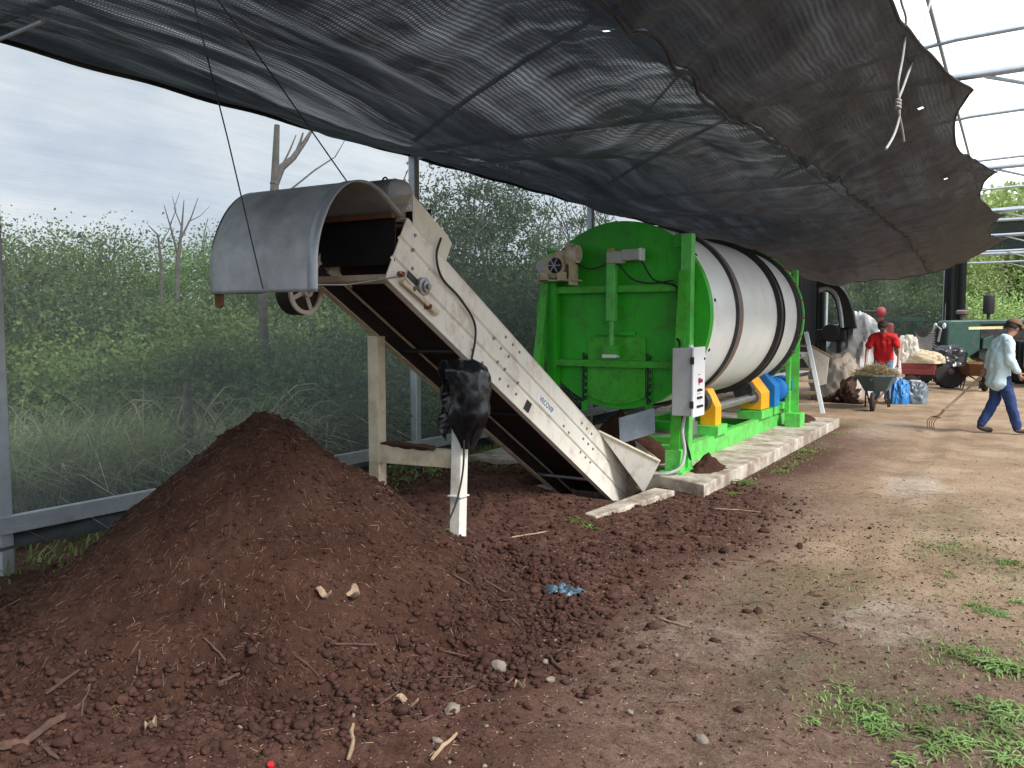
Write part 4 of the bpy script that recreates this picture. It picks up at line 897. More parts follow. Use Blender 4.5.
# take-up bearing and screw on the panel
br = MB().lathe(cv(3.76, .15, .0), (1, 0, 0), [(0, .062), (.03, .060), (.034, .040), (.05, .038), (.052, .018), (.07, .017)], 20).build('bearing', steel, conv, smooth=True)
MB().beam(cv(3.98, .05, .03), cv(3.55, .075, .03), .03, .02, (1, 0, 0)).beam(cv(4.02, .09, .03), cv(3.56, .05, .03), .012, .012, (1, 0, 0)).build('screw_bar', cream_d, br)
MB().lathe(cv(4.0, .09, .0), (1, 0, 0), [(0, .02), (.04, .018)], 8).lathe(cv(3.86, .07, .0), (1, 0, 0), [(0, .018), (.045, .016)], 8).lathe(cv(3.66, .06, .0), (1, 0, 0), [(0, .02), (.045, .016)], 8).build('nut', rust, br)
# label plates
MB().prism([cv(2.14, .03, .001), cv(2.05, .03, .001), cv(2.03, .12, .001), cv(2.12, .12, .001)], (.003, 0, 0)).build('rating_plate', black, sp_r)
txp = MB().prism([cv(1.99, .175, .0015), cv(1.62, .175, .0015), cv(1.62, .26, .0015), cv(1.99, .26, .0015)], (.001, 0, 0)).build('sticker', white_e, sp_r)
def text(body, size, origin, xdir, ydir, m, parent, name='lettering', ext=.0006):
    cu = bpy.data.curves.new(name, 'FONT'); cu.body = body; cu.size = size; cu.extrude = ext; cu.materials.append(m); cu.align_x = 'CENTER'; cu.align_y = 'CENTER'
    o0 = bpy.data.objects.new(name, cu); COL.objects.link(o0); me = bpy.data.meshes.new_from_object(o0.evaluated_get(bpy.context.evaluated_depsgraph_get())); bpy.data.objects.remove(o0)
    if not me.materials: me.materials.append(m)
    o = bpy.data.objects.new(name, me); COL.objects.link(o); xd = V(xdir).normalized(); yd = V(ydir).normalized(); zd = xd.cross(yd)
    M = Matrix((xd, yd, zd)).transposed().to_4x4(); M.translation = V(origin) - wpos(parent); o.parent = parent; o.matrix_local = M; return o
text('VECOVIP', .066, cv(1.80, .222, .0035), -CA, CN, black, sp_r)
# belt loop with head and tail pulleys
bh, bl = .33, .17
loop = [(-.35, bl), (3.86, bl)] + [(3.86 + .08 * math.sin(a), (bh + bl) / 2 - .08 * math.cos(a)) for a in np.linspace(.3, PI - .3, 8)] + [(3.86, bh), (-.35, bh)]
inn = [(L * 1, N + (.012 if N < .25 else -.012)) for L, N in loop]
q = MB(); w_ = CW - .09; poly = [cv(L, N, -.045 - w_) for L, N in loop]
nn = len(loop); vs = []
for (L, N), (L2, N2) in zip(loop, inn): vs += [cv(L, N, -.045), cv(L, N, -.045 - w_), cv(L2, N2, -.045), cv(L2, N2, -.045 - w_)]
q.add(vs, [f for i in range(nn - 1) for f in ((4 * i, 4 * i + 1, 4 * i + 5, 4 * i + 4), (4 * i + 2, 4 * i + 6, 4 * i + 7, 4 * i + 3), (4 * i, 4 * i + 4, 4 * i + 6, 4 * i + 2), (4 * i + 1, 4 * i + 3, 4 * i + 7, 4 * i + 5))])
q.build('belt', rubber, conv)
MB().lathe(cv(3.86, .25, -.05), (-1, 0, 0), [(0, .065), (CW - .10, .065)], 20).build('head_pulley', steel, conv, smooth=True)
MB().box(cv(1.75, .25, -CW / 2), (CW - .11, .10, 4.0), Matrix((CX, CN, CA)).transposed()).build('belt_bed', black, conv)
for L, N, r in ((3.05, .05, .018), (.55, .03, .018), (1.8, .12, .014)):
    MB().tube([cv(L, N, -.01), cv(L, N, -CW + .01)], r, 10).build('cross_rod', black if L > 1 else steel, conv, smooth=True)
MB().beam(cv(4.06, .02, -.01), cv(4.06, .02, -CW + .01), .045, .045, CN).build('cross_bar', cream_d, conv, bevel=.004)
MB().beam(cv(4.04, .43, -.01), cv(4.04, .43, -CW + .01), .03, .03, CN).build('cross_bar', rust, conv, bevel=.003)
MB().beam(cv(4.02, .20, -.01), cv(4.02, .20, -CW + .01), .025, .012, CN).build('scraper_blade', grey_p, conv)
MB().prism([cv(4.0, .12, -CW + .02), cv(4.0, .36, -CW + .02), cv(3.75, .16, -CW + .02)], (.02, 0, 0)).build('gusset', cream, conv)
MB().beam(cv(4.05, .40, -CW + .05), cv(3.85, .16, -CW + .12), .03, .04, CN).build('bracket', rust, conv)
# raised guard plates at the head
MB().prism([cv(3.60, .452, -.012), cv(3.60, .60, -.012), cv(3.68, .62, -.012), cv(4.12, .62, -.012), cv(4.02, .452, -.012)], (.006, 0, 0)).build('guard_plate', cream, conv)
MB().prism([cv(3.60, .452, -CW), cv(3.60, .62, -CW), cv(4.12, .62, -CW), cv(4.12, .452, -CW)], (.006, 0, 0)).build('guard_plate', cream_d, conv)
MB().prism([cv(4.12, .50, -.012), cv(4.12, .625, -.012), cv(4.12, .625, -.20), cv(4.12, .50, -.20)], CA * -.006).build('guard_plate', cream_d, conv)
# drive pulley on the far side and its gearbox
pc = cv(4.02, -.03, -CW - .07)
q = MB().lathe(pc, (-1, 0, 0), [(0, .155), (.0, .128), (.03, .128), (.03, .04), (-.02, .04), (-.02, .018), (.12, .018), (.12, .155)], 36, closed=True)
wheel = q.build('drive_pulley', cream, conv, smooth=True)
q = MB()
for k in range(4): q.beam(pc + V((-.02, 0, 0)), pc + V((-.02, math.cos(k * PI / 2 + .4) * .14, math.sin(k * PI / 2 + .4) * .14)), .03, .02, (1, 0, 0))
q.build('spoke', cream, wheel)
MB().lathe(pc + V((-.02, 0, 0)), (-1, 0, 0), [(-.002, .158), (.11, .158)], 36).build('pulley_belt', rubber, wheel, smooth=True)
gm_c = at(374, 194, 0, -3.75)
q = MB().lathe(gm_c + V((-.12, .1, .0)), (1, 0, 0), [(0, .06), (.02, .095), (.26, .10), (.30, .09), (.33, .05)], 22)
mo = q.build('head_motor', grey_p, conv, smooth=True)
q = MB()
for i in range(10): q.lathe(gm_c + V((-.09 + .022 * i, .1, .0)), (1, 0, 0), [(0, .108), (.006, .108)], 22)
q.build('cooling_fin', steel, mo)
MB().lathe(gm_c + V((.02, .1, .10)), (0, 1, 0), [(-.006 + .006 * math.cos(a), .022 + .006 * math.sin(a)) for a in np.linspace(0, 2 * PI, 9)[:-1]], 14, closed=True).build('lifting_eye', black, mo, smooth=True)
MB().box(gm_c + V((.03, .12, -.14)), (.3, .12, .1)).build('motor_mount', cream_d, conv, bevel=.005)
# curved tin hood over the discharge
prof = [(3.50, 1.785), (3.50, 1.90), (3.505, 2.02), (3.535, 2.13), (3.59, 2.24), (3.66, 2.33), (3.75, 2.40), (3.86, 2.435), (3.98, 2.43), (4.09, 2.385), (4.18, 2.33), (4.28, 2.27)]
pf = smooth_path([(0, a, b_) for a, b_ in prof], 4); q = MB()
for j, x_ in enumerate([-4.16, -4.12, -3.75, -3.38, -3.34, -3.30]):
    for p_ in pf: q.v.append((x_, p_.y + .004 * math.sin(x_ * 9 + p_.z * 6), p_.z))
m_ = len(pf); q.f = [(j * m_ + k, (j + 1) * m_ + k, (j + 1) * m_ + k + 1, j * m_ + k + 1) for j in range(5) for k in range(m_ - 1)]
hood = q.build('hood', galv, conv, smooth=True, solid=.004)
MB().prism([(-4.158, p_.y, p_.z) for p_ in pf] + [(-4.158, 4.30, 1.95), (-4.158, 3.9, 1.80)], (.004, 0, 0)).build('hood_end', black, hood)
MB().prism([(-4.15, 4.27, 2.28), (-3.36, 4.27, 2.28), (-3.36, 4.25, 1.98), (-4.15, 4.25, 1.98)], (0, .004, 0)).build('back_flap', black, hood)
q = MB()
for j, x_ in enumerate([-3.372, -3.295]):
    for p_ in pf: c_ = V((0, 3.9, 2.0)); d = (V((0, p_.y, p_.z)) - c_).normalized() * .006; q.v.append((x_, p_.y + d.y, p_.z + d.z))
q.f = [(k, m_ + k, m_ + k + 1, k + 1) for k in range(m_ - 1)]
q.build('hood_rim', galv_p, hood, smooth=True, solid=.003)
MB().prism([(-4.15, 3.52, 1.79), (-4.09, 3.52, 1.79), (-4.09, 3.52, 1.715), (-4.12, 3.52, 1.70), (-4.15, 3.52, 1.72)], (0, .02, 0)).build('rust_tab', rust, hood)
MB().tube([(-3.335, 3.495, 1.82), (-3.31, 3.75, 1.83), cv(4.02, .06, .02)], .005, 6).build('tie_wire', steel, hood)
MB().beam((-3.99, 4.22, 2.28), (-3.34, 4.22, 2.28), .03, .03).build('hood_bar', rust, hood)
# support legs
for x_, nm in ((-.02, 1), (-CW + .02, 0)):
    pass
def leg(xc, yc, zt, lean, m, w=.11, lx=0):
    q = MB(); q.beam((xc, yc, -.1), (xc + lx, yc + lean, zt), w, .09, (0, 1, 0)); return q.build('leg', m, conv, bevel=.006)
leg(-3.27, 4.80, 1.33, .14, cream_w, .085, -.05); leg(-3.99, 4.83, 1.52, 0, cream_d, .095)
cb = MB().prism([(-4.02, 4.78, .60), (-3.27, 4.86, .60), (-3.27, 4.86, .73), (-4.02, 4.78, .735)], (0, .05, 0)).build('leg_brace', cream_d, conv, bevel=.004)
q = MB()
for i in range(26):
    x_ = -3.92 + .017 * i; q.ball((x_, 4.82, .735 + .004), (.03, .028, .014 + .012 * abs(math.sin(i * .4))), 8, 5, .3, 40)
q.build('dirt', clodm, cb, smooth=True)
# power cable down the panel and down the leg
cp = [(441, 238), (436.5, 256), (442, 278), (459, 297), (473, 319), (475.5, 337), (471, 362)]
pts = smooth_path([at(a, b_, 0, -3.325) for a, b_ in cp], 6)
MB().tube(pts, .0085, 8).build('cable', black, conv, smooth=True)
cp = [(464, 440), (463, 470), (457, 500), (447, 525), (439, 543)]
pts = smooth_path([at(a, b_, 0, -3.205 if i < 3 else -3.20) for i, (a, b_) in enumerate(cp)], 6)
MB().tube(pts, .007, 8).build('cable', black, conv, smooth=True)
MB().span((-3.338, 4.785, .415), (-3.228, 4.895, .423)).build('cable_tie', white_e, conv)
# feed hopper at the foot
hp = thing('feed_hopper', (-3.0, 7.9, 0), 'flared pale cream feed hopper at the conveyor foot', 'hopper')
a1, a2, a3, a4 = at(598, 431, 0, -3.362), at(659, 461, 0, -2.93), at(643, 492, 0, -3.10), V((-3.33, 8.3, -.10))
a0 = at(641, 491, 0, -3.345)
MB().prism([a1, a2, a3, a0], (.012, .02, .006)).build('side_wall', cream_w, hp, bevel=.003)
MB().prism([a2, a2 + V((-.55, .75, .05)), a3 + V((-.5, .62, .0)), a3], (.0, .012, .006)).build('side_wall', cream_w, hp, bevel=.003)
MB().tube([a1, a2, a2 + V((-.55, .75, .05))], .014, 6).build('rim', cream_d, hp)
MB().prism([a1 + V((-.64, .0, .0)), a1 + V((-.64, 1.0, -.3)), a4 + V((-.64, .3, 0)), a0 + V((-.66, -.2, 0))], (-.01, 0, 0)).build('side_wall', cream_d, hp)
# black bag wrapped over the switch box
bag = MB(); bc = V((-3.235, 4.86, 0)); N_a, N_z = 44, 40
zt, zb = 1.365, .75
for i in range(N_z + 1):
    t = i / N_z; z = zt + (zb - zt) * t
    rad = .145 * (min(1, t * 7 + .25)) ** .5 * (1 if t < .62 else 1 - .80 * ((t - .62) / .38) ** 1.1)
    cx_ = .015 * math.sin(t * 5) + .03 * t
    for k in range(N_a):
        a = 2 * PI * k / N_a; d = V((math.cos(a), math.sin(a), 0)); ns = noise.noise(V((d.x * 1.6, d.y * 1.6, z * 4))) * .045 + noise.noise(V((d.x * 5, d.y * 5, z * 7))) * .022 + .007 * noise.noise(V((d.x * 14, d.y * 14, z * 20)))
        sq = 1 / max(abs(d.x), abs(d.y)) ** .45
        r_ = max(.03, rad * sq + ns); bag.v.append((bc.x + cx_ + d.x * r_, bc.y + d.y * r_ * .75, z + .02 * noise.noise(V((a, z * 8, 1)))))
for i in range(N_z):
    for k in range(N_a):
        k2_ = (k + 1) % N_a; bag.f.append((i * N_a + k, i * N_a + k2_, (i + 1) * N_a + k2_, (i + 1) * N_a + k))
bag.f.append(tuple(range(N_a))[::-1]); bag.f.append(tuple(N_z * N_a + k for k in range(N_a)))
bo = bag.build('plastic_bag', bagm, smooth=True); tag(bo, 'glossy black plastic bag tied over the switch box on the conveyor leg', 'plastic bag')
q = MB() # loose gathered edge on its left
for i in range(15):
    for k in range(4):
        z = 1.36 - .56 * i / 14; q.v.append((bc.x - .115 - .020 * k + .02 * math.sin(i * 1.3 + k), bc.y - .05 - .02 * math.sin(i * .9 + k * 1.7), z + .01 * math.sin(k * 3)))
q.f = [(i * 4 + k, (i + 1) * 4 + k, (i + 1) * 4 + k + 1, i * 4 + k + 1) for i in range(14) for k in range(3)]
q.build('gathered_edge', bagm, bo, solid=.004)

# ------------------------------------------------------------------ green rotating drum composter
DX, DZ, DR = -3.66, 1.70, 1.0; YF, YE = 8.50, 12.8
dr = thing('drum_composter', (DX, 10.5, .1), 'large horizontal white rotating drum with a green end frame on the concrete pad', 'composting drum')
# drum shell with slight lips
pr = [(0, .30), (0, DR - .01), (.02, DR), (.55, DR + .004), (1.2, DR), (2.0, DR + .003), (2.9, DR), (3.7, DR + .003), (YE - YF - .1, DR), (YE - YF - .1, .3)]
shell = MB().lathe((DX, YF + .07, DZ), (0, 1, 0), pr, 128).build('drum_shell', white_d, dr, smooth=True)
def band(y, w, h, m, name='band'): return MB().lathe((DX, y, DZ), (0, 1, 0), [(-w / 2, DR - .01), (-w / 2, DR + h), (w / 2, DR + h), (w / 2, DR - .01)], 128, closed=True).build(name, m, dr, smooth=True, bevel=.004)
band(9.52, .19, .032, bandm, 'running_band'); band(9.41, .014, .042, bandk, 'band_edge'); band(11.42, .16, .045, bandk, 'running_band'); band(11.33, .03, .06, rubber, 'band_edge'); band(11.52, .03, .06, rubber, 'band_edge')
band(YE - .1, .05, .06, green_l, 'end_ring'); band(YE - .17, .02, .045, black, 'end_seal'); band(YE - .30, .02, .05, bandk, 'sprocket_ring')
q = MB()
for k in range(26):
    a = 2 * PI * k / 26; q.box((DX + (DR + .045) * math.cos(a), YE - .2, DZ + (DR + .045) * math.sin(a)), (.05, .16, .03), Matrix.Rotation(-a, 3, 'Y'))
q.build('chain_lug', rust, dr)
q = MB()
for k in range(12):
    a = 2 * PI * (k + .3) / 12; q.lathe((DX + (DR) * math.cos(a), YF + .16, DZ + DR * math.sin(a)), (math.cos(a), 0, math.sin(a)), [(0, .02), (.012, .016)], 8)
q.build('bolt', black, dr)
# fixed front end plate
end = MB().lathe((DX, YF, DZ), (0, 1, 0), [(-.03, DR + .005), (.06, DR + .012)], 128).build('end_plate', green, dr, smooth=True)
xl, xr_ = -4.47, -2.87
# frame posts (channel) and slanted braces
def post(x, y, z0, z1, m): return MB().box((x, y, (z0 + z1) / 2), (.11, .12, z1 - z0)).build('frame_post', m, dr, bevel=.005)
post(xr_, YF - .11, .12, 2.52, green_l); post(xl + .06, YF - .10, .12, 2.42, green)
q = MB().prism([(xr_ - .055, YF - .175, 2.1), (xr_ - .055, YF - .175, .12), (xr_ - .055, YF - .42, .12), (xr_ - .055, YF - .36, .6)], (.012, 0, 0)); q.beam((xr_ - .02, YF - .42, .12), (xr_ - .02, YF - .175, 2.15), .10, .014, (0, 1, 0)); q.build('slant_brace', green_p, dr)
q = MB().prism([(xl - .03, YF - .17, 2.05), (xl - .03, YF - .17, .12), (xl - .08, YF - .52, .12)], (.012, 0, 0)); q.beam((xl - .06, YF - .5, .12), (xl - .01, YF - .17, 2.1), .09, .014, (0, 1, 0)); q.build('slant_brace', green_p, dr)
MB().box((xr_ - .02, YF - .28, .13), (.24, .42, .024)).box((xr_ - .02, YF - .36, .24), (.16, .16, .22)).build('foot_plate', green_l, dr, bevel=.004)
MB().box((xl, YF - .3, .13), (.24, .42, .024)).build('foot_plate', green, dr)
MB().box((xr_ - .05, YF - .08, 2.46), (.2, .05, .14)).build('top_lug', green, dr, bevel=.004); MB().box((xl + .1, YF - .08, 2.30), (.16, .05, .16)).build('top_lug', green, dr)
for z, h in ((2.01, .09), (1.215, .085)):
    q = MB().beam((xl + .1, YF - .09, z), (xr_ - .05, YF - .09, z), .10, .012); q.beam((xl + .1, YF - .135, z - .03), (xr_ - .05, YF - .135, z - .03), .012, h - .02); q.build('cross_beam', green_p, dr)
# hatch
ha = MB().prism([(-4.01, YF - .055, 1.47), (-4.01, YF - .055, .83)] + [(-4.01 + .67 * i / 8, YF - .055, .83 - .09 * math.sin(PI * i / 8)) for i in range(1, 8)] + [(-3.34, YF - .055, .83), (-3.34, YF - .055, 1.47)], (0, .02, 0)).build('hatch', green_p, dr, bevel=.004)
for x_ in (-4.05, -3.30):
    pts_ = [(x_ - .008, YF - .065, .76)]
    for i in range(7): z_ = .78 + i * .075; pts_ += [(x_ - .008, YF - .065, z_), (x_ + .022, YF - .065, z_), (x_ + .022, YF - .065, z_ + .045), (x_ - .008, YF - .065, z_ + .045)]
    pts_ += [(x_ - .008, YF - .065, 1.30), (x_ - .02, YF - .065, 1.30), (x_ - .02, YF - .065, .76)]
    MB().prism(pts_, (0, .02, 0)).build('toothed_rack', bandk, ha)
MB().span((-4.085, YF - .045, .66), (-4.015, YF - .034, 1.2)).build('guide_rail', green, ha); MB().span((-3.335, YF - .045, .66), (-3.265, YF - .034, 1.2)).build('guide_rail', green, ha)
MB().span((-3.94, YF - .06, 1.49), (-3.46, YF - .037, 1.53)).build('stiffener', green, dr)
# actuator on the hatch
ac = MB().box((-3.69, YF - .15, 1.95), (.10, .085, .62)).build('actuator', green_l, dr, bevel=.008)
MB().tube([(-3.69, YF - .15, 1.66), (-3.69, YF - .15, 1.32)], .03, 12).build('rod', green_l, ac, smooth=True)
MB().box((-3.69, YF - .15, 1.335), (.17, .09, .10)).build('clevis', green_p, ac); MB().box((-3.69, YF - .16, 1.27), (.16, .1, .035)).build('pad', white_e, ac)
MB().box((-3.64, YF - .15, 2.31), (.18, .13, .13)).box((-3.46, YF - .16, 2.33), (.20, .12, .115)).build('gearbox', grey_p, ac, bevel=.012)
MB().box((-3.35, YF - .16, 2.33), (.03, .13, .13)).build('motor_cap', white_e, ac, bevel=.01)
MB().ball((-3.70, YF - .15, 2.385), (.045, .045, .035), 12, 8).build('fill_cap', mat('dull_yellow', (.45, .42, .08), .5), ac, smooth=True)
cab = [(-3.36, 2.29), (-3.30, 2.18), (-3.22, 2.07), (-3.10, 2.03), (-2.99, 2.0), (-2.955, 1.9), (-2.95, 1.45), (-2.93, 1.40)]
MB().tube(smooth_path([(a, YF - .17, b_) for a, b_ in cab]), .010, 7).build('cable', black, dr, smooth=True)
MB().tube(smooth_path([(a, YF - .18, b_) for a, b_ in ((-4.1, 2.27), (-3.95, 2.20), (-3.8, 2.22), (-3.70, 2.26), (-3.60, 2.23), (-3.45, 2.08), (-3.25, 2.03), (-3.0, 2.05))]), .009, 7).build('cable', black, dr, smooth=True)
# blower, top left
bx, bz = -4.31, 2.24
blw = MB().lathe((bx - .0, YF - .30, bz), (0, 1, 0), [(0, .10), (.01, .135), (.13, .135), (.14, .10)], 28).build('blower', cream_d, dr, smooth=True)
MB().lathe((bx + .02, YF - .325, bz), (0, 1, 0), [(0, .05), (.02, .085), (.03, .085)], 22).build('fan_inlet', black, blw, smooth=True)
q = MB()
for k in range(3): a = k * PI / 3; q.beam((bx + .02 - .08 * math.cos(a), YF - .335, bz - .08 * math.sin(a)), (bx + .02 + .08 * math.cos(a), YF - .335, bz + .08 * math.sin(a)), .008, .01, (0, 1, 0))
q.build('inlet_guard', galv_p, blw)
MB().lathe((bx - .15, YF - .28, bz - .0), (0, 1, 0), [(0, .03), (.01, .08), (.16, .085), (.17, .04)], 20).build('motor', grey_p, blw, smooth=True)
q = MB().box((bx + .09, YF - .22, bz + .09), (.16, .13, .14)); q.box((bx + .17, YF - .22, bz + .12), (.04, .19, .23)); q.build('outlet_duct', cream_d, blw, bevel=.006)
MB().lathe((bx + .19, YF - .22, bz + .12), (1, 0, 0), [(0, .095), (.07, .095), (.07, .08), (.0, .08)], 24, closed=True).build('duct_ring', cream, blw, smooth=True)
MB().box((bx + .02, YF - .22, bz - .16), (.46, .24, .014)).box((bx - .10, YF - .33, bz - .12), (.10, .02, .09)).box((bx + .12, YF - .33, bz - .12), (.09, .05, .085)).box((bx + .2, YF - .22, bz - .08), (.014, .2, .26)).build('mount_bracket', cream_d, blw)
# control cabinet on the right post
cbx = thing('control_cabinet', (-2.80, 8.13, .70), 'light grey metal control cabinet mounted on the green right post', 'control cabinet')
MB().span((-2.875, 7.98, .71), (-2.675, 8.30, 1.375)).build('cabinet_body', grey_p, cbx, bevel=.006)
dcol = MB().span((-2.672, 7.965, .70), (-2.652, 8.315, 1.385)).build('door', white_e, cbx, bevel=.004)
MB().span((-2.685, 7.955, .79), (-2.65, 7.97, .86)).span((-2.685, 7.955, 1.22), (-2.65, 7.97, 1.29)).build('hinge', black, dcol)
MB().lathe((-2.652, 8.285, 1.265), (1, 0, 0), [(0, .013), (.01, .011)], 12).build('lock', black, dcol)
q = MB()
for y_, z_, s_ in ((8.12, 1.095, .011),): pass
redk = mat('red_button', (.35, .02, .07), .4)
MB().lathe((-2.652, 8.13, 1.055), (1, 0, 0), [(0, .028), (.012, .028), (.014, .018), (.035, .018)], 16).build('emergency_stop', redk, dcol)
q = MB()
for y_, z_ in ((8.09, .96), (8.135, .965), (8.18, .96), (8.085, .885), (8.12, .885), (8.155, .885), (8.19, .885), (8.08, .80), (8.125, .80), (8.17, .80), (8.215, .80)):
    q.lathe((-2.652, y_, z_), (1, 0, 0), [(0, .013), (.012, .013), (.013, .009), (.02, .009)], 10)
q.build('button', black, dcol)
q = MB()
for y_, z_, w_ in ((8.13, 1.11, .05), (8.135, 1.01, .02), (8.10, .92, .02), (8.135, .92, .02), (8.17, .92, .02), (8.17, .84, .02)): q.span((-2.6525, y_ - w_ / 2, z_), (-2.6505, y_ + w_ / 2, z_ + .008))
q.build('tag_strip', black, dcol)
MB().tube(smooth_path([(-2.78, 8.1, .71), (-2.79, 8.06, .55), (-2.76, 8.05, .35), (-2.78, 7.98, .2), (-2.9, 7.9, .14), (-3.05, 7.9, .125)]), .017, 9).build('conduit', grey_p, cbx, smooth=True)
MB().tube(smooth_path([(-2.84, 8.2, .71), (-2.83, 8.22, .5), (-2.8, 8.3, .3), (-2.85, 8.5, .16)]), .013, 9).build('conduit', black, cbx, smooth=True)
MB().tube(smooth_path([(-2.86, 8.15, 1.375), (-2.88, 8.2, 1.43), (-2.93, 8.26, 1.46), (-2.9, 8.36, 1.40)]), .012, 8).build('conduit', black, cbx, smooth=True)
MB().ball((-2.73, 8.1, 1.385), (.03, .03, .025), 10, 6).build('cable_gland', white_e, cbx, smooth=True)
# base frame
XR = -2.99
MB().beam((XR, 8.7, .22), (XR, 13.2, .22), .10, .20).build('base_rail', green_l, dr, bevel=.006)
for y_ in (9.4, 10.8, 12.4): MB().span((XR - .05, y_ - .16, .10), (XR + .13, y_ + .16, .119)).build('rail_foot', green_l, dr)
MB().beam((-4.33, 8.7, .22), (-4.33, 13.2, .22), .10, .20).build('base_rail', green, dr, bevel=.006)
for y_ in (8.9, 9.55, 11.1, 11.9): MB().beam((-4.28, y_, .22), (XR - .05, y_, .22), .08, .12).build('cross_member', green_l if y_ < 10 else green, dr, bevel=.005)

# rear frame
q = MB().box((-2.82, YE - .02, 1.0), (.06, .13, 1.75)); q.box((-2.735, YE + .03, 1.0), (.11, .012, 1.75)); q.build('rear_post', green_l, dr, bevel=.004)
MB().span((-2.80, YE + .02, 1.85), (-2.74, YE + .12, 2.40)).build('rear_post', green_l, dr, bevel=.004)
MB().box((-4.5, YE, 1.3), (.12, .13, 2.4)).build('rear_post', green, dr)
MB().box((-2.72, YE - .02, .22), (.22, .3, .2)).build('foot_block', green_l, dr, bevel=.006)
MB().lathe((DX, YE + .02, DZ), (0, 1, 0), [(0, DR + .02), (.05, DR + .02)], 96).build('rear_plate', green_p, dr, smooth=True)
# roller guards, shaft, motor
def guard(y0, y1, m, name, x0=-2.93, x1=-2.60, zt=.95, zb=.44):
    w = y1 - y0; poly = [(x0, y0, zb), (x0, y0, zt - .0), (x0 + (x1 - x0) * .45, y0, zt), (x1, y0, zt - .20), (x1, y0, zb)]
    return MB().prism(poly, (0, w, 0)).build(name, m, dr, bevel=.008)
def guard2(y0, y1, zt, zb, x0, x1, m, name): # hexagon seen from the side (faces +X)
    h = zt - zb; poly = [(x1, y0, zb), (x1, y1, zb), (x1, y1, zb + h * .58), (x1, y0 + (y1 - y0) * .5, zt), (x1, y0, zt)]
    return MB().prism(poly, (x0 - x1, 0, 0)).build(name, m, dr, bevel=.008)
guard(9.68, 9.90, yellow, 'roller_guard', -3.14, -2.95, .85, .43); guard(11.68, 12.12, yellow, 'roller_guard', -3.21, -2.93, .87, .44)
MB().tube([(-3.03, 9.90, .62), (-3.03, 11.68, .62)], .05, 18).build('drive_shaft', steel, dr, smooth=True)
MB().lathe((-3.03, 11.60, .62), (0, 1, 0), [(0, .085), (.07, .085), (.07, .06)], 20).build('shaft_collar', bandm, dr, smooth=True)
for y_ in (9.52, 11.42): MB().lathe((-3.10, y_ - .07, .72), (0, 1, 0), [(0, .13), (.14, .13)], 24).build('support_roller', bandk, dr, smooth=True)
guard(12.32, 12.62, blue, 'gear_cover', -3.22, -2.90, .93, .43)
mo = MB().lathe((-2.98, 12.62, .66), (0, 1, 0), [(0, .13), (.03, .17), (.52, .17), (.55, .16), (.62, .15), (.64, .10)], 28).build('drive_motor', blue, dr, smooth=True)
q = MB()
for k in range(24):
    a = 2 * PI * k / 24; q.beam((-2.98 + .175 * math.cos(a), 12.68, .66 + .175 * math.sin(a)), (-2.98 + .175 * math.cos(a), 13.15, .66 + .175 * math.sin(a)), .008, .03, (math.cos(a), 0, math.sin(a)))
q.build('cooling_fin', blue, mo); MB().box((-2.82, 12.9, .72), (.10, .18, .14)).build('terminal_box', blue, mo, bevel=.01)
MB().box((-3.0, 12.9, .43), (.30, .6, .10)).build('motor_base', green_l, dr, bevel=.005)
q = MB().box((-3.14, 9.25, .44), (.16, .2, .14)); q.lathe((-3.14, 9.1, .52), (0, 1, 0), [(0, .07), (.2, .07)], 16); q.build('small_motor', steel, dr, smooth=True)
for y0_, y1_ in ((9.6, 9.98), (11.6, 12.2), (12.3, 13.2)): MB().span((-3.24, y0_, .322), (-2.90, y1_, .43 if y0_ < 12 else .43)).build('bearing_shelf', green_l, dr)

# tin deflector sheet under the hatch
t1, t2, t3, t4 = at(619, 418, 1, 8.1), at(654, 408, 1, 8.15), at(655, 433, 1, 8.05), at(620, 444, 1, 7.95)
tag(MB().prism([t1, t2, t3, t4], (.0, .006, .0)).build('tin_sheet', clear_sheet), 'small dull tin sheet leaning under the drum hatch', 'tin sheet')

# ------------------------------------------------------------------ rear steps and far yard clutter
def box_thing(name, m, label, cat, *spans, bevel=.01, group=None):
    q = MB()
    for a, b_ in spans: q.span(a, b_)
    return tag(q.build(name, m, bevel=bevel), label, cat, group)
st = thing('access_stairs', (-3.1, 14.6, .0), 'white framed access stairs with dark treads behind the drum', 'stairs')
s0, s1 = at(823, 414, 1, 14.95), at(806, 332, 1, 15.3)
MB().beam(s0, s1, .05, .07, (1, 0, 0)).build('stringer', white_e, st, bevel=.004)
MB().beam(s0 + V((-.85, .0, .0)), s1 + V((-.85, 0, 0)), .05, .07, (1, 0, 0)).build('stringer', cream_d, st)
for i in range(6):
    z_ = .22 + .2 * i; f = (z_ - s0.z) / (s1.z - s0.z); c_ = s0.lerp(s1, f); MB().span((c_.x - .86, c_.y - .02, z_), (c_.x - .02, c_.y + .2, z_ + .035)).build('tread', wood if i % 2 else cream_d, st)
g_ = [at(799, 352, 1, 15.2), at(808, 352, 1, 15.2), at(811, 371, 1, 15.2)]
MB().prism(g_, (0, .01, 0)).build('gusset', white_e, st)
pl = [at(810, 345, 1, 16.2), at(829, 357, 1, 16.2), at(826, 384, 1, 16.2), at(818, 386, 1, 16.2), at(811, 368, 1, 16.2)]
tag(MB().prism(pl, (0, .03, 0)).build('metal_panel', cream_w), 'pale cream metal panel leaning beside the access stairs', 'metal panel')
tag(MB().beam(at(811, 346, 1, 16.0), at(833, 358, 1, 16.0), .06, .04).build('wood_plank', wood), 'short dark plank lying on the edge of the cream panel', 'plank')
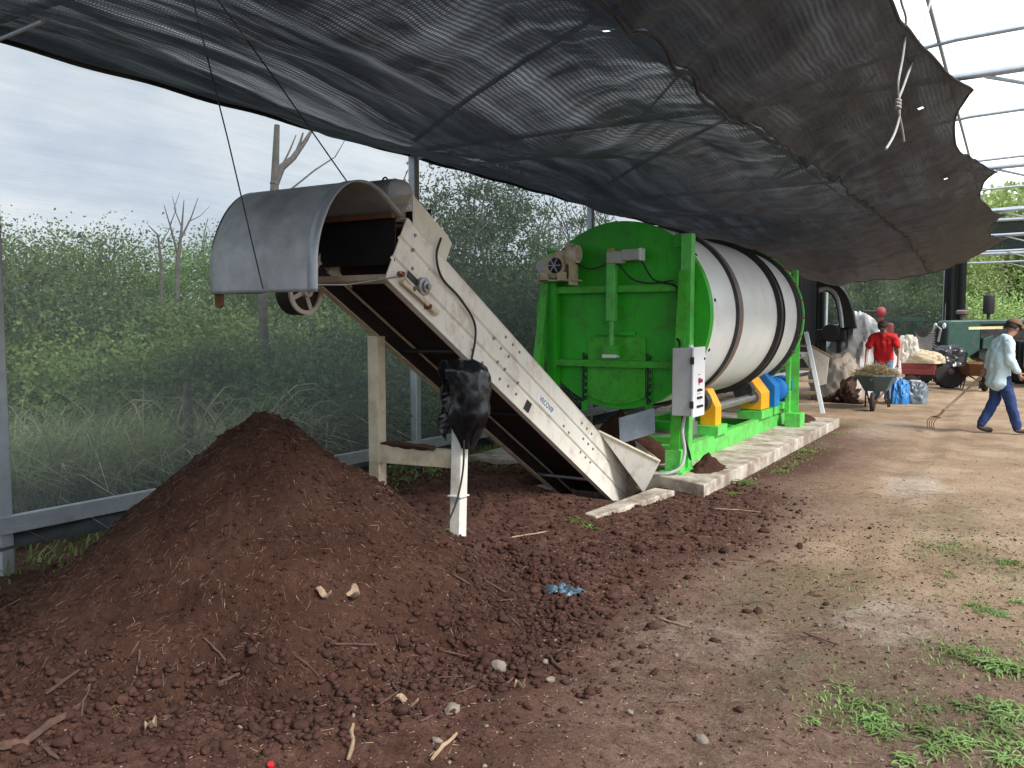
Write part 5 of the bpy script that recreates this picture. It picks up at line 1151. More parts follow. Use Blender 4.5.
# tarpaulin heap
def cloth_heap(name, cx, cy, w, d, H, m, label, cat, seed, f=None, zmin=.0, amp=.16):
    """a sheet thrown over lumps: a boxy dome with creases in three dimensions"""
    n1, n2 = 72, 34; q = MB(); pw = lambda t, e: math.copysign(abs(t) ** e, t)
    for i in range(n2 + 1):
        th = PI / 2 * i / n2
        for k in range(n1):
            ph = 2 * PI * k / n1; D_ = V((pw(math.cos(ph), .8) * pw(math.sin(th), .75), pw(math.sin(ph), .8) * pw(math.sin(th), .75), pw(math.cos(th), .7)))
            S3 = V((seed, seed * 1.7, seed * .3)); r1 = noise.noise(D_ * 1.3 + S3); r2 = 1 - 2 * abs(noise.noise(D_ * 2.6 + S3 * 2)); r3 = 1 - 2 * abs(noise.noise(V((D_.x * 6 + D_.z * 3, D_.y * 6, D_.z * 4)) + S3 * 3))
            g = 1 + amp * (1.6 * r1 + .7 * (r2 - .6) + .35 * (r3 - .6)); g2 = g * (f(D_.x, D_.z) if f else 1)
            q.v.append((cx + D_.x * w * g, cy + D_.y * d * g, zmin + max(0, D_.z * H * g2)))
    for i in range(n2):
        for k in range(n1):
            k2_ = (k + 1) % n1; q.f.append((i * n1 + k, (i + 1) * n1 + k, (i + 1) * n1 + k2_, i * n1 + k2_))
    return tag(q.build(name, m, smooth=True), label, cat)
cloth_heap('tarpaulin', -3.1, 21.3, .85, 1.3, 1.85, tarpm, 'big heap covered with a dusty grey tarpaulin behind the wheelbarrow', 'tarpaulin', 2.3, lambda u_, z_: 1.0 - .22 * abs(u_ + .1), amp=.11)
cloth_heap('tarpaulin', -3.35, 19.6, .5, .8, .95, mat('beige_tarp', (.42, .36, .29), .6, var=.2, dirt=(.2, .12, .08), dirt_amt=.6), 'lower dusty beige tarpaulin bundle beside the access stairs', 'tarpaulin', 5.1)
cloth_heap('brush_pile', -3.0, 18.6, .26, .3, .24, twigm, 'low tangle of brown brush in front of the grey tarpaulin', 'brush pile', 9.3, amp=.9)
# curved spout of a chopper
sp = thing('chopper', (-3.7, 20.3, 0), 'black forage chopper with a tall curved spout beside the tarpaulin', 'forage chopper')
cpts = [at(840, 330, 1, 20.3), at(838, 312, 1, 20.3), at(834, 298, 1, 20.3), at(826, 291, 1, 20.3), at(817, 292, 1, 20.3)]
q = MB(); path = smooth_path(cpts, 5); wd = [.42 - .20 * i / (len(path) - 1) for i in range(len(path))]
for i, p_ in enumerate(path):
    t_ = (path[min(i + 1, len(path) - 1)] - path[max(i - 1, 0)]).normalized(); nrm = V((t_.z, 0, -t_.x)); 
    for s_, yo in ((-.9, 0), (-.9, .28), (.05, .28), (.05, 0)): q.v.append(tuple(p_ - nrm * wd[i] * s_ * .9 * -1 * -1 + V((0, yo, 0))))
q.f = [(i * 4 + k, (i + 1) * 4 + k, (i + 1) * 4 + (k + 1) % 4, i * 4 + (k + 1) % 4) for i in range(len(path) - 1) for k in (0, 1, 2)] + [(i * 4 + 3, (i + 1) * 4 + 3, (i + 1) * 4, i * 4) for i in range(len(path) - 1)]
q.build('spout', black, sp, smooth=True, solid=.01)
q = MB()
e_ = [p_ + V((.05, -.02, .05)) for p_ in path]; q.tube(e_, [.045] * len(e_), 6); q.build('spout_edge', galv, sp, smooth=True)
a, b_ = at(817, 326, 1, 20.2), at(846, 340, 1, 20.2)
MB().span((a.x, 20.1, b_.z - .02), (b_.x, 20.7, a.z - .08)).span((a.x + .1, 20.2, 0), (a.x + .2, 20.3, b_.z)).span((b_.x - .2, 20.2, 0), (b_.x - .1, 20.3, b_.z)).lathe(((a.x + b_.x) / 2, 20.05, (a.z + b_.z) / 2), (0, 1, 0), [(0, .2), (.6, .2)], 20).build('housing', black, sp, bevel=.02)

# wheelbarrow
def wheelbarrow(loc, rz, m, label, load=True):
    t = thing('wheelbarrow', loc, label, 'wheelbarrow'); M = Matrix.Rotation(rz, 3, 'Z'); L = V(loc); W = lambda x, y, z: L + M @ V((x, y, z))
    # local: +x toward wheel, handles at -x
    top = [(-.45, -.36), (.50, -.32), (.62, 0), (.50, .32), (-.45, .36)]; bot = [(-.25, -.2), (.2, -.18), (.26, 0), (.2, .18), (-.25, .2)]
    q = MB(); vs = [W(x, y, .66) for x, y in top] + [W(x, y, .36) for x, y in bot]; n = 5
    q.add(vs, [(i, (i + 1) % n, n + (i + 1) % n, n + i) for i in range(n)] + [tuple(range(n, 2 * n))]); tr_ = q.build('tray', m, t, solid=.008)
    q = MB().tube([W(x, y, .66) for x, y in top + top[:1]], .014, 6); q.build('rim', m, tr_, smooth=True)
    for s_ in (-1, 1):
        MB().tube([W(-.95, .30 * s_, .68), W(-.55, .26 * s_, .50), W(.15, .15 * s_, .33), W(.62, .06 * s_, .20)], .018, 8).build('handle', rust, t, smooth=True)
        MB().tube([W(-.2, .2 * s_, .36), W(-.34, .22 * s_, .02), W(-.22, .2 * s_, .02), W(-.05, .19 * s_, .35)], .014, 7).build('leg', black, t, smooth=True)
    wl = MB().lathe(W(.62, -.045, .185), M @ V((0, 1, 0)), [(.0, .12), (.01, .17), (.045, .185), (.08, .17), (.09, .12), (.045, .11)], 24).build('wheel', tyre_m, t, smooth=True)
    MB().lathe(W(.62, -.06, .185), M @ V((0, 1, 0)), [(0, .03), (.12, .03)], 12).build('hub', rust, wl)
    return t, W
BR = (-2.22, 17.45, 0); brz = math.atan2(-1, .04)
wb, W = wheelbarrow(BR, brz, barrow_t, 'teal wheelbarrow heaped with dry plant stalks in front of the man in red')
n = 2600; a = rs.rand(n) * 2 * PI; r = np.sqrt(rs.rand(n)); lx = r * np.cos(a) * .52 + .03; ly = r * np.sin(a) * .36; lz = .62 + .20 * (1 - r ** 2) * rs.rand(n) + .03
c_, s_ = math.cos(brz), math.sin(brz); P_ = np.stack([BR[0] + lx * c_ - ly * s_, BR[1] + lx * s_ + ly * c_, lz], -1)
D_ = rs.randn(n, 3) * np.array([1, 1, .25])
tag(link('plant_stalks', boxes_mesh(P_, D_, .08 + .22 * rs.rand(n), .006 + .008 * rs.rand(n), mat('dry_stalks', (.27, .20, .11), .9, var=.5, scale=20), 'plant_stalks')), 'dry brown plant stalks piled in the teal wheelbarrow', 'plant stalks', kind='stuff')
tag(MB().ball(W(-.1, .05, .70), (.3, .24, .12), 14, 8, .3, 4).build('sack', mat('grey_sack', (.30, .27, .24), .8, bump=.3), smooth=True), 'dusty grey sack lying on the load of the teal wheelbarrow', 'sack')
wheelbarrow((*ray_pt(976, 21.0), 0), -1.2, rust, 'empty rusty red wheelbarrow behind the man in the pale shirt')
cloth_heap('plastic_sack', -1.98, 18.95, .18, .22, .50, blueplas, 'bright blue plastic sack on the ground behind the wheelbarrow', 'plastic sack', 4.4)
cloth_heap('plastic_sack', -1.72, 19.3, .26, .3, .42, mat('slate_plastic', (.12, .15, .17), .4, var=.3), 'dull slate plastic sack beside the bright blue one', 'plastic sack', 7.4)
bp_ = at(915, 394, 2, 0)
t = thing('bucket', (bp_.x, bp_.y, 0), 'tall white plastic bucket standing under a thin red post', 'bucket')
MB().lathe((bp_.x, bp_.y, .01), (0, 0, 1), [(0, .105), (.30, .12), (.31, .125), (.31, .11), (.02, .095)], 24).build('pail', white_e, t, smooth=True)
tag(MB().tube([(bp_.x + .02, bp_.y + .5, 0), (bp_.x + .02, bp_.y + .5, .95)], .025, 8).build('red_post', rust), 'thin rusty post just behind the white bucket', 'post')
# flat red trailer with junk
T0 = (-2.0, 22.3, 0); 
tr_ = thing('flat_trailer', T0, 'low dark red flat trailer loaded with sacks left of the tractor wheel', 'trailer')
MB().box((-2.12, 22.6, .62), (1.15, 1.2, .14)).box((-2.12, 22.0, .50), (1.15, .08, .12)).build('bed', red_p, tr_, bevel=.01)
for x_ in (-2.5, -2.05): MB().lathe((x_, 21.95, .22), (0, 1, 0), [(0, .12), (.02, .21), (.16, .21), (.18, .12)], 22).build('wheel', tyre_m, tr_, smooth=True)
MB().beam((-2.6, 22.0, .5), (-3.0, 21.6, .35), .08, .08).build('drawbar', red_p, tr_)
cloth_heap('sack', -1.80, 22.35, .42, .35, .30, beige_t, 'bulging beige sack lying on the red trailer', 'sack', 1.4, zmin=.70)
cloth_heap('sack', -2.15, 22.4, .25, .3, .62, mat('pale_sack', (.5, .45, .38), .8, bump=.3), 'pale upright sack behind the man in red', 'sack', 3.4, zmin=.70)
cloth_heap('plastic_sheet', -1.45, 23.1, .5, .5, .50, bagm, 'crumpled black plastic sheet heaped left of the tractor', 'plastic sheet', 6.2, zmin=.62)
# engine with red tank
en = thing('stationary_engine', (-2.0, 22.8, .7), 'small stationary engine with a round red tank behind the man in red', 'engine')
q = MB().box((-1.85, 22.9, 1.15), (.35, .35, .5)); 
for i in range(8): q.box((-1.85, 22.9, 1.0 + i * .06), (.42, .42, .015))
q.tube([(-1.75, 22.75, 1.3), (-1.6, 22.7, 1.6), (-1.5, 22.7, 1.5), (-1.55, 22.7, 1.2)], .03, 8); q.build('block', steel, en)
MB().lathe((-1.88, 22.65, 1.45), (0, 1, 0), [(0, .14), (.04, .14)], 20).build('flywheel', bandk, en, smooth=True)
rt = at(881, 312, 1, 22.6); MB().ball(rt, (.12, .12, .13), 16, 10).build('tank', mat('bright_red', (.22, .025, .03), .6, dirt=(.1, .03, .03)), en, smooth=True)
MB().span((rt.x - .05, 22.55, .7), (rt.x + .05, 22.65, rt.z - .1)).build('tank_stand', red_p, en); MB().tube([(rt.x - .42, 22.6, rt.z + .02), (rt.x, 22.6, rt.z + .0)], .035, 8).build('handlebar', black, en)
MB().span((rt.x + .05, 22.5, 1.0), (rt.x + .30, 22.7, 1.65)).build('cover', red_p, en, bevel=.06)
gf = thing('green_rack', (-1.2, 23.2, 0), 'dark green square tube rack behind the black plastic sheet', 'rack')
r1, r2 = at(905, 320, 1, 23.2), at(920, 320, 1, 23.2)
for x_ in (r2.x, r2.x - 1.1): MB().span((x_ - .05, 23.15, 0), (x_ + .05, 23.25, r1.z)).build('upright', tractor_g, gf)
MB().span((r2.x - 1.15, 23.14, r1.z - .02), (r2.x + .08, 23.26, r1.z + .07)).build('top_bar', tractor_g, gf)

# ------------------------------------------------------------------ tractor (front toward the left)
tz = yaw; TM = Matrix.Rotation(tz, 3, 'Z'); TO = at(940, 388, 2, 0) + V((.1, .3, 0)); TW = lambda x, y, z: TO + TM @ V((x, y, z))
tc = thing('tractor', tuple(TO), 'old dark green tractor parked under the open rear bay', 'tractor')
def tprism(poly, y0, y1): return MB().prism([TW(x, y0, z) for x, z in poly], TM @ V((0, y1 - y0, 0)))
tprism([(.08, .72), (.08, 1.66), (.16, 1.72), (2.1, 1.76), (2.1, 1.62), (.95, 1.60), (.95, .95), (.6, .72)], .15, .75).build('hood', tractor_g, tc, bevel=.04)
tprism([(.95, .72), (.95, 1.0), (1.5, 1.0), (2.0, .95), (2.1, .65), (1.2, .6)], .22, .68).build('engine', black, tc, bevel=.03)
tprism([(1.0, 1.0), (1.0, 1.6), (1.9, 1.62), (1.9, 1.0)], .25, .65).build('engine', bandk, tc)
tprism([(.98, .98), (1.0, 1.25), (1.25, 1.35), (1.3, 1.1), (1.2, .98)], .12, .25).build('radiator_tank', tractor_g, tc, bevel=.02)
tprism([(.62, 1.48), (.62, 1.55), (1.5, 1.57), (1.5, 1.50)], .135, .15).build('side_stripe', mat('worn_yellow_stripe', (.65, .55, .30), .5), tc)
tprism([(.055, .85), (.055, 1.5), (.08, 1.5), (.08, .85)], .2, .7).build('grille', black, tc)
q = MB()
for i in range(7): q.beam(TW(.05, .25 + i * .065, .86), TW(.05, .25 + i * .065, 1.5), .012, .012, (1, 0, 0))
q.build('grille_bar', bandk, tc)
MB().lathe(TW(.045, .22, 1.58), TM @ V((-1, 0, 0)), [(0, .07), (.03, .07)], 16).build('headlight', white_e, tc); MB().lathe(TW(.045, .68, 1.58), TM @ V((-1, 0, 0)), [(0, .07), (.03, .07)], 16).build('headlight', white_e, tc)
def twheel(x, y, r, w, name='wheel'):
    ax = TM @ V((0, 1, 0)); wl = MB().lathe(TW(x, y, r), ax, [(0, r * .62), (.02, r * .93), (w * .25, r), (w * .75, r), (w - .02, r * .93), (w, r * .62)], 36).build(name, tyre_m, tc, smooth=True)
    MB().lathe(TW(x, y - .005, r), ax, [(.03, r * .60), (.05, r * .5), (.06, r * .2), (.0, r * .18), (-.02, r * .1)], 24).build('rim', bandm, wl, smooth=True); 
    q = MB()
    for k in range(22):
        a = 2 * PI * k / 22; q.beam(TW(x + r * math.cos(a), y + .01, r + r * math.sin(a)), TW(x + r * math.cos(a + .08), y + w - .01, r + r * math.sin(a + .08)), .035, .02, TM @ V((math.cos(a), 0, math.sin(a))))
    q.build('tread', tyre_m, wl); return wl
twheel(-.05, -.38, .43, .24); twheel(-.05, 1.15, .43, .24)
MB().tube([TW(-.05, -.2, .43), TW(-.05, 1.2, .43)], .06, 8).build('axle', black, tc)
twheel(2.75, -.55, .75, .42, 'rear_wheel'); twheel(2.75, 1.1, .75, .42, 'rear_wheel')
MB().box(TW(2.6, .45, .9), (1.3, .6, .6), TM).build('transmission', black, tc, bevel=.05)
MB().box(TW(2.75, .45, 1.35), (.5, .5, .12), TM).box(TW(3.0, .45, 1.6), (.1, .5, .4), TM).build('seat', black, tc, bevel=.03)
MB().lathe(TW(2.15, .45, 1.75), TM @ V((-.6, 0, .8)), [(-.015 + .015 * math.cos(a), .2 + .015 * math.sin(a)) for a in np.linspace(0, 2 * PI, 9)[:-1]], 24, closed=True).build('steering_wheel', black, tc, smooth=True)
for s_ in (-.62, 1.0): MB().prism([TW(2.0 + 1.5 * i / 8, s_, 1.45 + .28 * math.sin(PI * i / 8)) for i in range(9)] + [TW(2.0 + 1.5 * i / 8, s_, 1.41 + .28 * math.sin(PI * i / 8)) for i in range(8, -1, -1)], TM @ V((0, .5, 0))).build('fender', tractor_g, tc)
MB().lathe(TW(1.29, .45, 1.7), (0, 0, 1), [(0, .04), (.18, .04), (.19, .12), (.22, .135), (.66, .135), (.70, .10), (.70, .0)], 22).build('exhaust_stack', black, tc, smooth=True)
MB().lathe(TW(.62, .45, 1.70), (0, 0, 1), [(0, .055), (.12, .055), (.17, .07), (.19, .16), (.26, .165), (.29, .12), (.29, .0)], 22).build('air_cleaner', bandm, tc, smooth=True)
tag(MB().box(TW(1.95, -.35, .95), (.3, .2, .9), TM).build('blue_drum', blueplas, bevel=.06), 'blue plastic drum beside the tractor behind the man in the pale shirt', 'drum')

# ------------------------------------------------------------------ people
def skinned(name, joints, edges, radii, root, m, sub=1, xf=None, parent=None, smooth=True):
    keys = list(joints); me = bpy.data.meshes.new(name + '_tmp'); me.from_pydata([joints[k] for k in keys], [(keys.index(a), keys.index(b_)) for a, b_ in edges], [])
    o = bpy.data.objects.new(name + '_tmp', me); COL.objects.link(o)
    md = o.modifiers.new('skin', 'SKIN'); sv = me.skin_vertices[0].data
    for i, k in enumerate(keys): r = radii[k]; sv[i].radius = r if isinstance(r, tuple) else (r, r); sv[i].use_root = (k == root)
    md.use_smooth_shade = True
    remesh = name in ('shirt', 'trousers')
    if sub: s2_ = o.modifiers.new('sub', 'SUBSURF'); s2_.levels = sub; s2_.render_levels = sub
    if remesh:
        rm = o.modifiers.new('rm', 'REMESH'); rm.mode = 'VOXEL'; rm.voxel_size = .013; rm.use_smooth_shade = True
        sm_ = o.modifiers.new('sm', 'SMOOTH'); sm_.iterations = 3
    dg = bpy.context.evaluated_depsgraph_get(); ev = o.evaluated_get(dg); nm_ = bpy.data.meshes.new_from_object(ev); nm_.name = name
    bpy.data.objects.remove(o); bpy.data.meshes.remove(me)
    nm_.materials.clear(); nm_.materials.append(m)
    for p_ in nm_.polygons: p_.use_smooth = True; p_.material_index = 0
    r = bpy.data.objects.new(name, nm_); COL.objects.link(r)
    if parent is not None: r.parent = parent
    return r
def draped(name, chains, m, parent, vox=.013, amp=.016, iters=4):
    """cloth as one skin round overlapping limb volumes"""
    q = MB()
    for pts, rr in chains:
        pts = [V(p) for p in pts]
        for i in range(len(pts) - 1):
            d_ = (pts[i + 1] - pts[i]); n_ = max(2, int(d_.length / .03))
            for k in range(n_ + 1):
                t_ = k / n_; r_ = rr[i] + (rr[i + 1] - rr[i]) * t_; q.ball(pts[i] + d_ * t_, r_, 16, 10)
    me = bpy.data.meshes.new(name + '_tmp'); me.from_pydata(q.v, [], q.f); bm = bmesh.new(); bm.from_mesh(me); bmesh.ops.remove_doubles(bm, verts=bm.verts, dist=1e-5); bmesh.ops.recalc_face_normals(bm, faces=bm.faces); bm.to_mesh(me); bm.free()
    o = bpy.data.objects.new(name + '_tmp', me); COL.objects.link(o)
    rm = o.modifiers.new('rm', 'REMESH'); rm.mode = 'VOXEL'; rm.voxel_size = vox; rm.use_smooth_shade = True
    sm_ = o.modifiers.new('sm', 'SMOOTH'); sm_.iterations = iters
    nm_ = bpy.data.meshes.new_from_object(o.evaluated_get(bpy.context.evaluated_depsgraph_get())); nm_.name = name
    bpy.data.objects.remove(o); bpy.data.meshes.remove(me); nm_.materials.clear(); nm_.materials.append(m)
    for v_ in nm_.vertices:
        p_ = v_.co; c1 = 1 - 2 * abs(noise.noise(V((p_.x * 6, p_.y * 6, p_.z * 4 + 3)))); c2 = 1 - 2 * abs(noise.noise(V((p_.x * 9 + p_.z * 5, p_.y * 9, p_.z * 12))))
        v_.co = p_ + v_.normal * (amp * (c1 - .5) + amp * .6 * (c2 - .5))
    for p_ in nm_.polygons: p_.use_smooth = True; p_.material_index = 0
    r = bpy.data.objects.new(name, nm_); COL.objects.link(r); r.parent = parent; return r
def person(loc, rz, J, label, shirt_m, pants_m, cap_m, lower=1.0, sleeves='long', shades=False, hold=(0, 0)):
    """J: joints, x forward, y left, z up"""
    t = thing('person', loc, label, 'person'); t.rotation_euler[2] = rz
    B = dict(J); B.pop('hem'); rad = {'pelvis': .09, 'waist': .095, 'chest': (.10, .10), 'neckb': .06, 'neck': .052, 'jaw': .066, 'skull': (.082, .092), 'top': .062}
    E_ = [('pelvis', 'waist'), ('waist', 'chest'), ('chest', 'neckb'), ('neckb', 'neck'), ('neck', 'jaw'), ('jaw', 'skull'), ('skull', 'top')]
    f = V(J['face']); up = (V(J['top']) - V(J['neck'])).normalized(); side = up.cross(f).normalized(); sk = V(J['skull']); jw = V(J['jaw']); del B['face']
    B['nose'] = sk + f * .10 - up * .035; rad['nose'] = .014; B['nose0'] = sk + f * .055 - up * .03; rad['nose0'] = .045
    B['chin'] = jw + f * .055 - up * .02; rad['chin'] = .032; E_ += [('skull', 'nose0'), ('nose0', 'nose'), ('jaw', 'chin')]
    for s_, S in ((1, 'L'), (-1, 'R')):
        B['ear' + S] = sk + side * .088 * s_ - up * .03; rad['ear' + S] = .018; E_.append(('skull', 'ear' + S))
        E_ += [('chest', 'sh' + S), ('sh' + S, 'el' + S), ('el' + S, 'wr' + S), ('wr' + S, 'pa' + S), ('pelvis', 'hip' + S), ('hip' + S, 'kn' + S), ('kn' + S, 'an' + S), ('an' + S, 'ba' + S), ('ba' + S, 'toe' + S)]
        wr, el = V(J['wr' + S]), V(J['el' + S]); d = (wr - el).normalized(); B['pa' + S] = wr + d * .055
        rad.update({'sh' + S: .05, 'el' + S: .040, 'wr' + S: .026, 'pa' + S: (.036, .018), 'hip' + S: .07, 'kn' + S: .052, 'an' + S: .035, 'ba' + S: .036, 'toe' + S: .026})
        an = V(J['an' + S]); fd = V(J['fd' + S]); del B['fd' + S]; B['ba' + S] = an + fd * .10 + V((0, 0, -.035)); B['toe' + S] = an + fd * .17 + V((0, 0, -.04))
        curl = V(J.get('curl' + S, (1, 0, 0))); B.pop('curl' + S, None); ac_ = d.cross(curl).normalized()
        for i in range(4):
            k1, k2_, k3 = 'f%d%s' % (i, S), 'g%d%s' % (i, S), 'h%d%s' % (i, S); off = ac_ * (.027 - .018 * i); Lf = (.036, .042, .039, .030)[i]
            B[k1] = B['pa' + S] + off + d * .035; B[k2_] = B[k1] + (d * .75 + curl * .65) * Lf; B[k3] = B[k2_] + (d * .1 + curl) * Lf * .9
            rad[k1] = .0095; rad[k2_] = .0085; rad[k3] = .0075; E_ += [('pa' + S, k1), (k1, k2_), (k2_, k3)]
        B['t0' + S] = wr + d * .025 + ac_ * .032 + curl * .012; B['t1' + S] = B['t0' + S] + (d * .6 + ac_ * .35 + curl * .7) * .042; B['t2' + S] = B['t1' + S] + (d * .7 + curl * .6) * .03
        rad['t0' + S] = .013; rad['t1' + S] = .010; rad['t2' + S] = .008; E_ += [('wr' + S, 't0' + S), ('t0' + S, 't1' + S), ('t1' + S, 't2' + S)]
    skinned('body', B, E_, rad, 'pelvis', skin_m, 1, parent=t)
    # shirt and trousers
    hem, pel, wai, che, nb, nk = (V(J[k]) for k in ('hem', 'pelvis', 'waist', 'chest', 'neckb', 'neck')); ch = []
    for o_ in (-.075, 0, .075):
        of = V((0, o_, 0)); sh_ = 0 if o_ == 0 else .012
        ch.append(([hem + of, pel + of, wai + of, che + of * 1.2, che + of * 1.1 + (nb - che) * .55], [(.118 - sh_) * lower, (.124 - sh_) * lower, (.122 - sh_) * lower, (.118 - sh_) * lower, .085]))
    ch.append(([che, nb, nb + (nk - nb) * .35], [.11, .085, .062]))
    for S in 'LR':
        a, b_, c_ = V(J['sh' + S]), V(J['el' + S]), V(J['wr' + S])
        if sleeves == 'long': ch.append(([nb + (a - nb) * .3, a, b_, b_ + (c_ - b_) * .84], [.075, .080, .068, .044]))
        else: ch.append(([nb + (a - nb) * .3, a, a + (b_ - a) * .66], [.075, .080, .072]))
    draped('shirt', ch, shirt_m, t)
    ch = []
    for S in 'LR':
        an, kn_, hi = V(J['an' + S]), V(J['kn' + S]), V(J['hip' + S])
        ch.append(([pel + (hi - pel) * .6 + V((0, 0, .06)), hi, kn_, an + (kn_ - an) * .07], [.095, .100, .080, .066]))
    ch.append(([pel + V((0, 0, .05)), pel], [.11, .11])); draped('trousers', ch, pants_m, t, amp=.012)
    for S in 'LR':
        an = V(J['an' + S]); fd = V(J['fd' + S])
        skinned('shoe', {'a': an + V((0, 0, -.01)) - fd * .01, 'h': an - fd * .03 + V((0, 0, -.04)), 'b': an + fd * .10 + V((0, 0, -.045)), 'c': an + fd * .19 + V((0, 0, -.048))}, [('a', 'h'), ('h', 'b'), ('b', 'c')], {'a': .045, 'h': .045, 'b': .046, 'c': .036}, 'a', mat('dark_boot', (.04, .028, .02), .6), 1, parent=t)
    # hair and cap
    cM = Matrix((f, side, up)).transposed(); q = MB(); hc = sk + up * .02 - f * .006
    q2 = MB(); N1, N2 = 20, 8
    def dome(q, c0, rx, ry, rz_, a0, a1):
        o0 = len(q.v)
        for i in range(N2 + 1):
            th = a0 + (a1 - a0) * i / N2
            for k in range(N1):
                ph = 2 * PI * k / N1; q.v.append(tuple(c0 + cM @ V((rx * math.sin(th) * math.cos(ph), ry * math.sin(th) * math.sin(ph), rz_ * math.cos(th)))))
        for i in range(N2):
            for k in range(N1):
                k2_ = (k + 1) % N1; q.f.append((o0 + i * N1 + k, o0 + (i + 1) * N1 + k, o0 + (i + 1) * N1 + k2_, o0 + i * N1 + k2_))
    def mkpart(q, name, m, par, solid=0):
        me = bpy.data.meshes.new(name); me.from_pydata(q.v, [], q.f); me.materials.append(m)
        for p_ in me.polygons: p_.use_smooth = True
        o = bpy.data.objects.new(name, me); COL.objects.link(o); o.parent = par
        if solid: md = o.modifiers.new('s', 'SOLIDIFY'); md.thickness = solid
        return o
    hq = MB(); o0 = hc - f * .018 - up * .015; dome(hq, o0, .095, .098, .105, .2, 2.05); hq.f = [fc for fc in hq.f if sum((V(hq.v[i]) - o0).dot(f) for i in fc) / len(fc) < .035]
    mkpart(hq, 'hair', hair_m, t, .006)
    cq = MB(); dome(cq, hc + up * .012, .113, .108, .098, .02, 1.55); cap = mkpart(cq, 'cap', cap_m, t, .005)
    bq = MB()
    for i in range(9):
        a = -1.05 + 2.1 * i / 8
        for rr in (0, 1): e = .105 + rr * (.085 * math.cos(a * 1.1) + .01); bq.v.append(tuple(hc + cM @ V((e * math.cos(a), (.105 + .01 * rr) * math.sin(a), .008 - rr * .018))))
    bq.f = [(i * 2, i * 2 + 1, i * 2 + 3, i * 2 + 2) for i in range(8)]; mkpart(bq, 'brim', cap_m, cap, .006)
    eq = MB()
    for s_ in (-1, 1): eq.ball(sk + f * .083 + side * .034 * s_ - up * .008, .014 if not shades else .02, 10, 6)
    if shades:
        eq.tube([tuple(sk + f * .088 - side * .06 - up * .006), tuple(sk + f * .088 + side * .06 - up * .006)], .012, 6); eq.tube([tuple(sk + f * .085 - side * .06 - up * .004), tuple(sk - f * .0 - side * .095 - up * .01)], .006, 6)
    mkpart(eq, 'sunglasses' if shades else 'eyes', black, t)
    mq = MB(); mq.tube([tuple(jw + f * .083 + side * .022 + up * .004), tuple(jw + f * .088 + up * .004), tuple(jw + f * .083 - side * .022 + up * .004)], .005, 6); mkpart(mq, 'mouth', mat('lips', (.18, .07, .055), .6), t)
    if not shades:
        mu = MB(); mu.tube([tuple(jw + f * .084 + side * .03 + up * .02), tuple(jw + f * .093 + up * .024), tuple(jw + f * .084 - side * .03 + up * .02)], .006, 6); mkpart(mu, 'moustache', hair_m, t)
    return t
# man in the pale shirt, walking right and looking down, trailing a fork
JB = {'pelvis': (-.03, 0, .90), 'waist': (-.03, 0, 1.03), 'chest': (.02, 0, 1.24), 'neckb': (.06, 0, 1.395), 'neck': (.10, 0, 1.445), 'jaw': (.145, 0, 1.505), 'skull': (.165, 0, 1.575), 'top': (.175, 0, 1.62), 'face': (.93, 0, -.36), 'hem': (-.05, 0, .76),
      'shR': (.0, -.18, 1.33), 'elR': (.0, -.235, 1.08), 'wrR': (.12, -.25, .90), 'shL': (.03, .18, 1.33), 'elL': (-.02, .25, 1.10), 'wrL': (-.10, .22, .93), 'curlR': (.4, .8, .2), 'curlL': (-.2, -.8, .3),
      'hipR': (-.03, -.09, .88), 'knR': (.10, -.10, .50), 'anR': (.22, -.10, .09), 'fdR': (1, 0, 0), 'hipL': (-.03, .09, .88), 'knL': (.0, .10, .49), 'anL': (-.21, .10, .11), 'fdL': (.97, 0, -.2)}
PB = at(998, 433, 2, 0)
person((PB.x, PB.y, 0), yaw, JB, 'man in a loose pale blue shirt, jeans and brown cap walking with a fork', bluecloth, navy, capb, 1.08, 'long', True)
# pitchfork from his left hand, trailing behind
BM = Matrix.Rotation(yaw, 3, 'Z'); BW = lambda x, y, z: V((PB.x, PB.y, 0)) + BM @ V((x, y, z))
pf_ = thing('pitchfork', tuple(BW(-.9, .2, .0)), 'long handled curved fork trailing from the hand of the man in pale blue', 'pitchfork')
MB().tube([BW(.12, .19, 1.07), BW(-.14, .21, .86), BW(-.50, .22, .50), BW(-.72, .22, .30)], [.017, .018, .018, .017], 10).build('handle', wood, pf_, smooth=True)
MB().tube([BW(-.70, .22, .32), BW(-.76, .22, .25), BW(-.82, .22, .22)], [.02, .016, .012], 8).tube([BW(-.80, .12, .215), BW(-.82, .22, .22), BW(-.80, .32, .215)], .010, 6).build('socket', rust, pf_, smooth=True)
for k in range(4):
    y_ = .12 + .2 * k / 3; MB().tube(smooth_path([BW(-.805, y_, .215), BW(-.86, y_, .20), BW(-.90, y_, .13), BW(-.885, y_, .03)], 4), .007, 6).build('tine', rust, pf_, smooth=True)
# man in red behind the wheelbarrow
JR = {'pelvis': (-.08, 0, .92), 'waist': (-.04, 0, 1.05), 'chest': (.06, 0, 1.26), 'neckb': (.13, 0, 1.40), 'neck': (.17, 0, 1.445), 'jaw': (.225, 0, 1.495), 'skull': (.245, 0, 1.565), 'top': (.25, 0, 1.61), 'face': (.90, 0, -.43), 'hem': (-.08, 0, .84),
      'shR': (.09, -.19, 1.355), 'elR': (.10, -.30, 1.09), 'wrR': (.26, -.30, .83), 'shL': (.09, .19, 1.355), 'elL': (.10, .30, 1.09), 'wrL': (.26, .30, .83), 'curlR': (.6, .6, -.3), 'curlL': (.6, -.6, -.3),
      'hipR': (-.08, -.09, .90), 'knR': (.02, -.11, .50), 'anR': (-.10, -.11, .10), 'fdR': (1, 0, 0), 'hipL': (-.08, .09, .90), 'knL': (.06, .11, .49), 'anL': (.10, .11, .10), 'fdL': (1, 0, 0)}
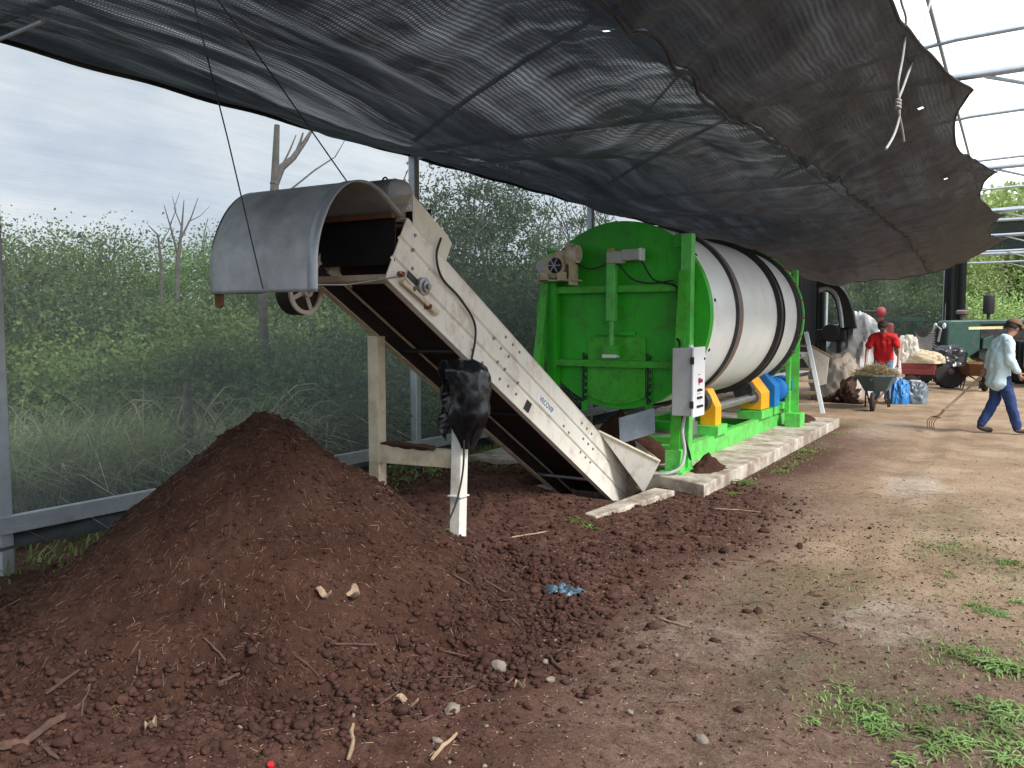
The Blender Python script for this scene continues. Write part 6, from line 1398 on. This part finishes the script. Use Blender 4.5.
hx = W(-.95, 0, 0) - V((math.cos(brz), math.sin(brz), 0)) * .36
person((hx.x, hx.y, 0), brz, JR, 'man in a red shirt and dark cap bending over the teal wheelbarrow', redcloth, bluegrey, mat('dark_cap_cloth', (.06, .035, .03), .85), 1.05, 'short')

# ------------------------------------------------------------------ light and sky
w = bpy.data.worlds.new('World'); sc.world = w; w.use_nodes = True; nt = w.node_tree; bg = nt.nodes['Background']
EL, AZ = R(43), R(102)   # the sun stands over the open right side
sky = nd(nt, 'ShaderNodeTexSky', sky_type='NISHITA'); sky.sun_disc = False; sky.sun_elevation = EL; sky.sun_rotation = AZ; sky.dust_density = 3; sky.ozone_density = 1
tc_ = nd(nt, 'ShaderNodeTexCoord'); mp = nd(nt, 'ShaderNodeMapping'); mp.inputs['Scale'].default_value = (1, 1, 2.6); nt.links.new(tc_.outputs['Generated'], mp.inputs[0])
cn = tex_noise(nt, mp.outputs[0], 1.7, 7, .6)
cl = ramp(nt, cn, [(.33, (5.6, 6.9, 8.8)), (.52, (9.0, 10.0, 11.0)), (.70, (13.5, 13.6, 13.6))])
c = mixc(nt, .9, sky.outputs[0], cl)
nt.links.new(c, bg.inputs[0]); bg.inputs[1].default_value = .1
sun = bpy.data.lights.new('sun', 'SUN'); sun.energy = 2.6; sun.angle = R(14); sun.color = (1, .96, .90); so = bpy.data.objects.new('sun', sun); COL.objects.link(so)
d = V((math.sin(AZ) * math.cos(EL), math.cos(AZ) * math.cos(EL), math.sin(EL))); so.rotation_euler = d.to_track_quat('Z', 'Y').to_euler()

sc.render.engine = 'CYCLES'; cy = sc.cycles
cy.max_bounces = 7; cy.diffuse_bounces = 4; cy.glossy_bounces = 3; cy.transmission_bounces = 3; cy.transparent_max_bounces = 14; cy.caustics_reflective = False; cy.caustics_refractive = False
cy.use_denoising = True
try: cy.denoiser = 'OPENIMAGEDENOISE'
except Exception: pass
vs_ = sc.view_settings; vs_.view_transform = 'Standard'; vs_.look = 'None'; vs_.gamma = 1; vs_.exposure = .95; vs_.use_curve_mapping = False
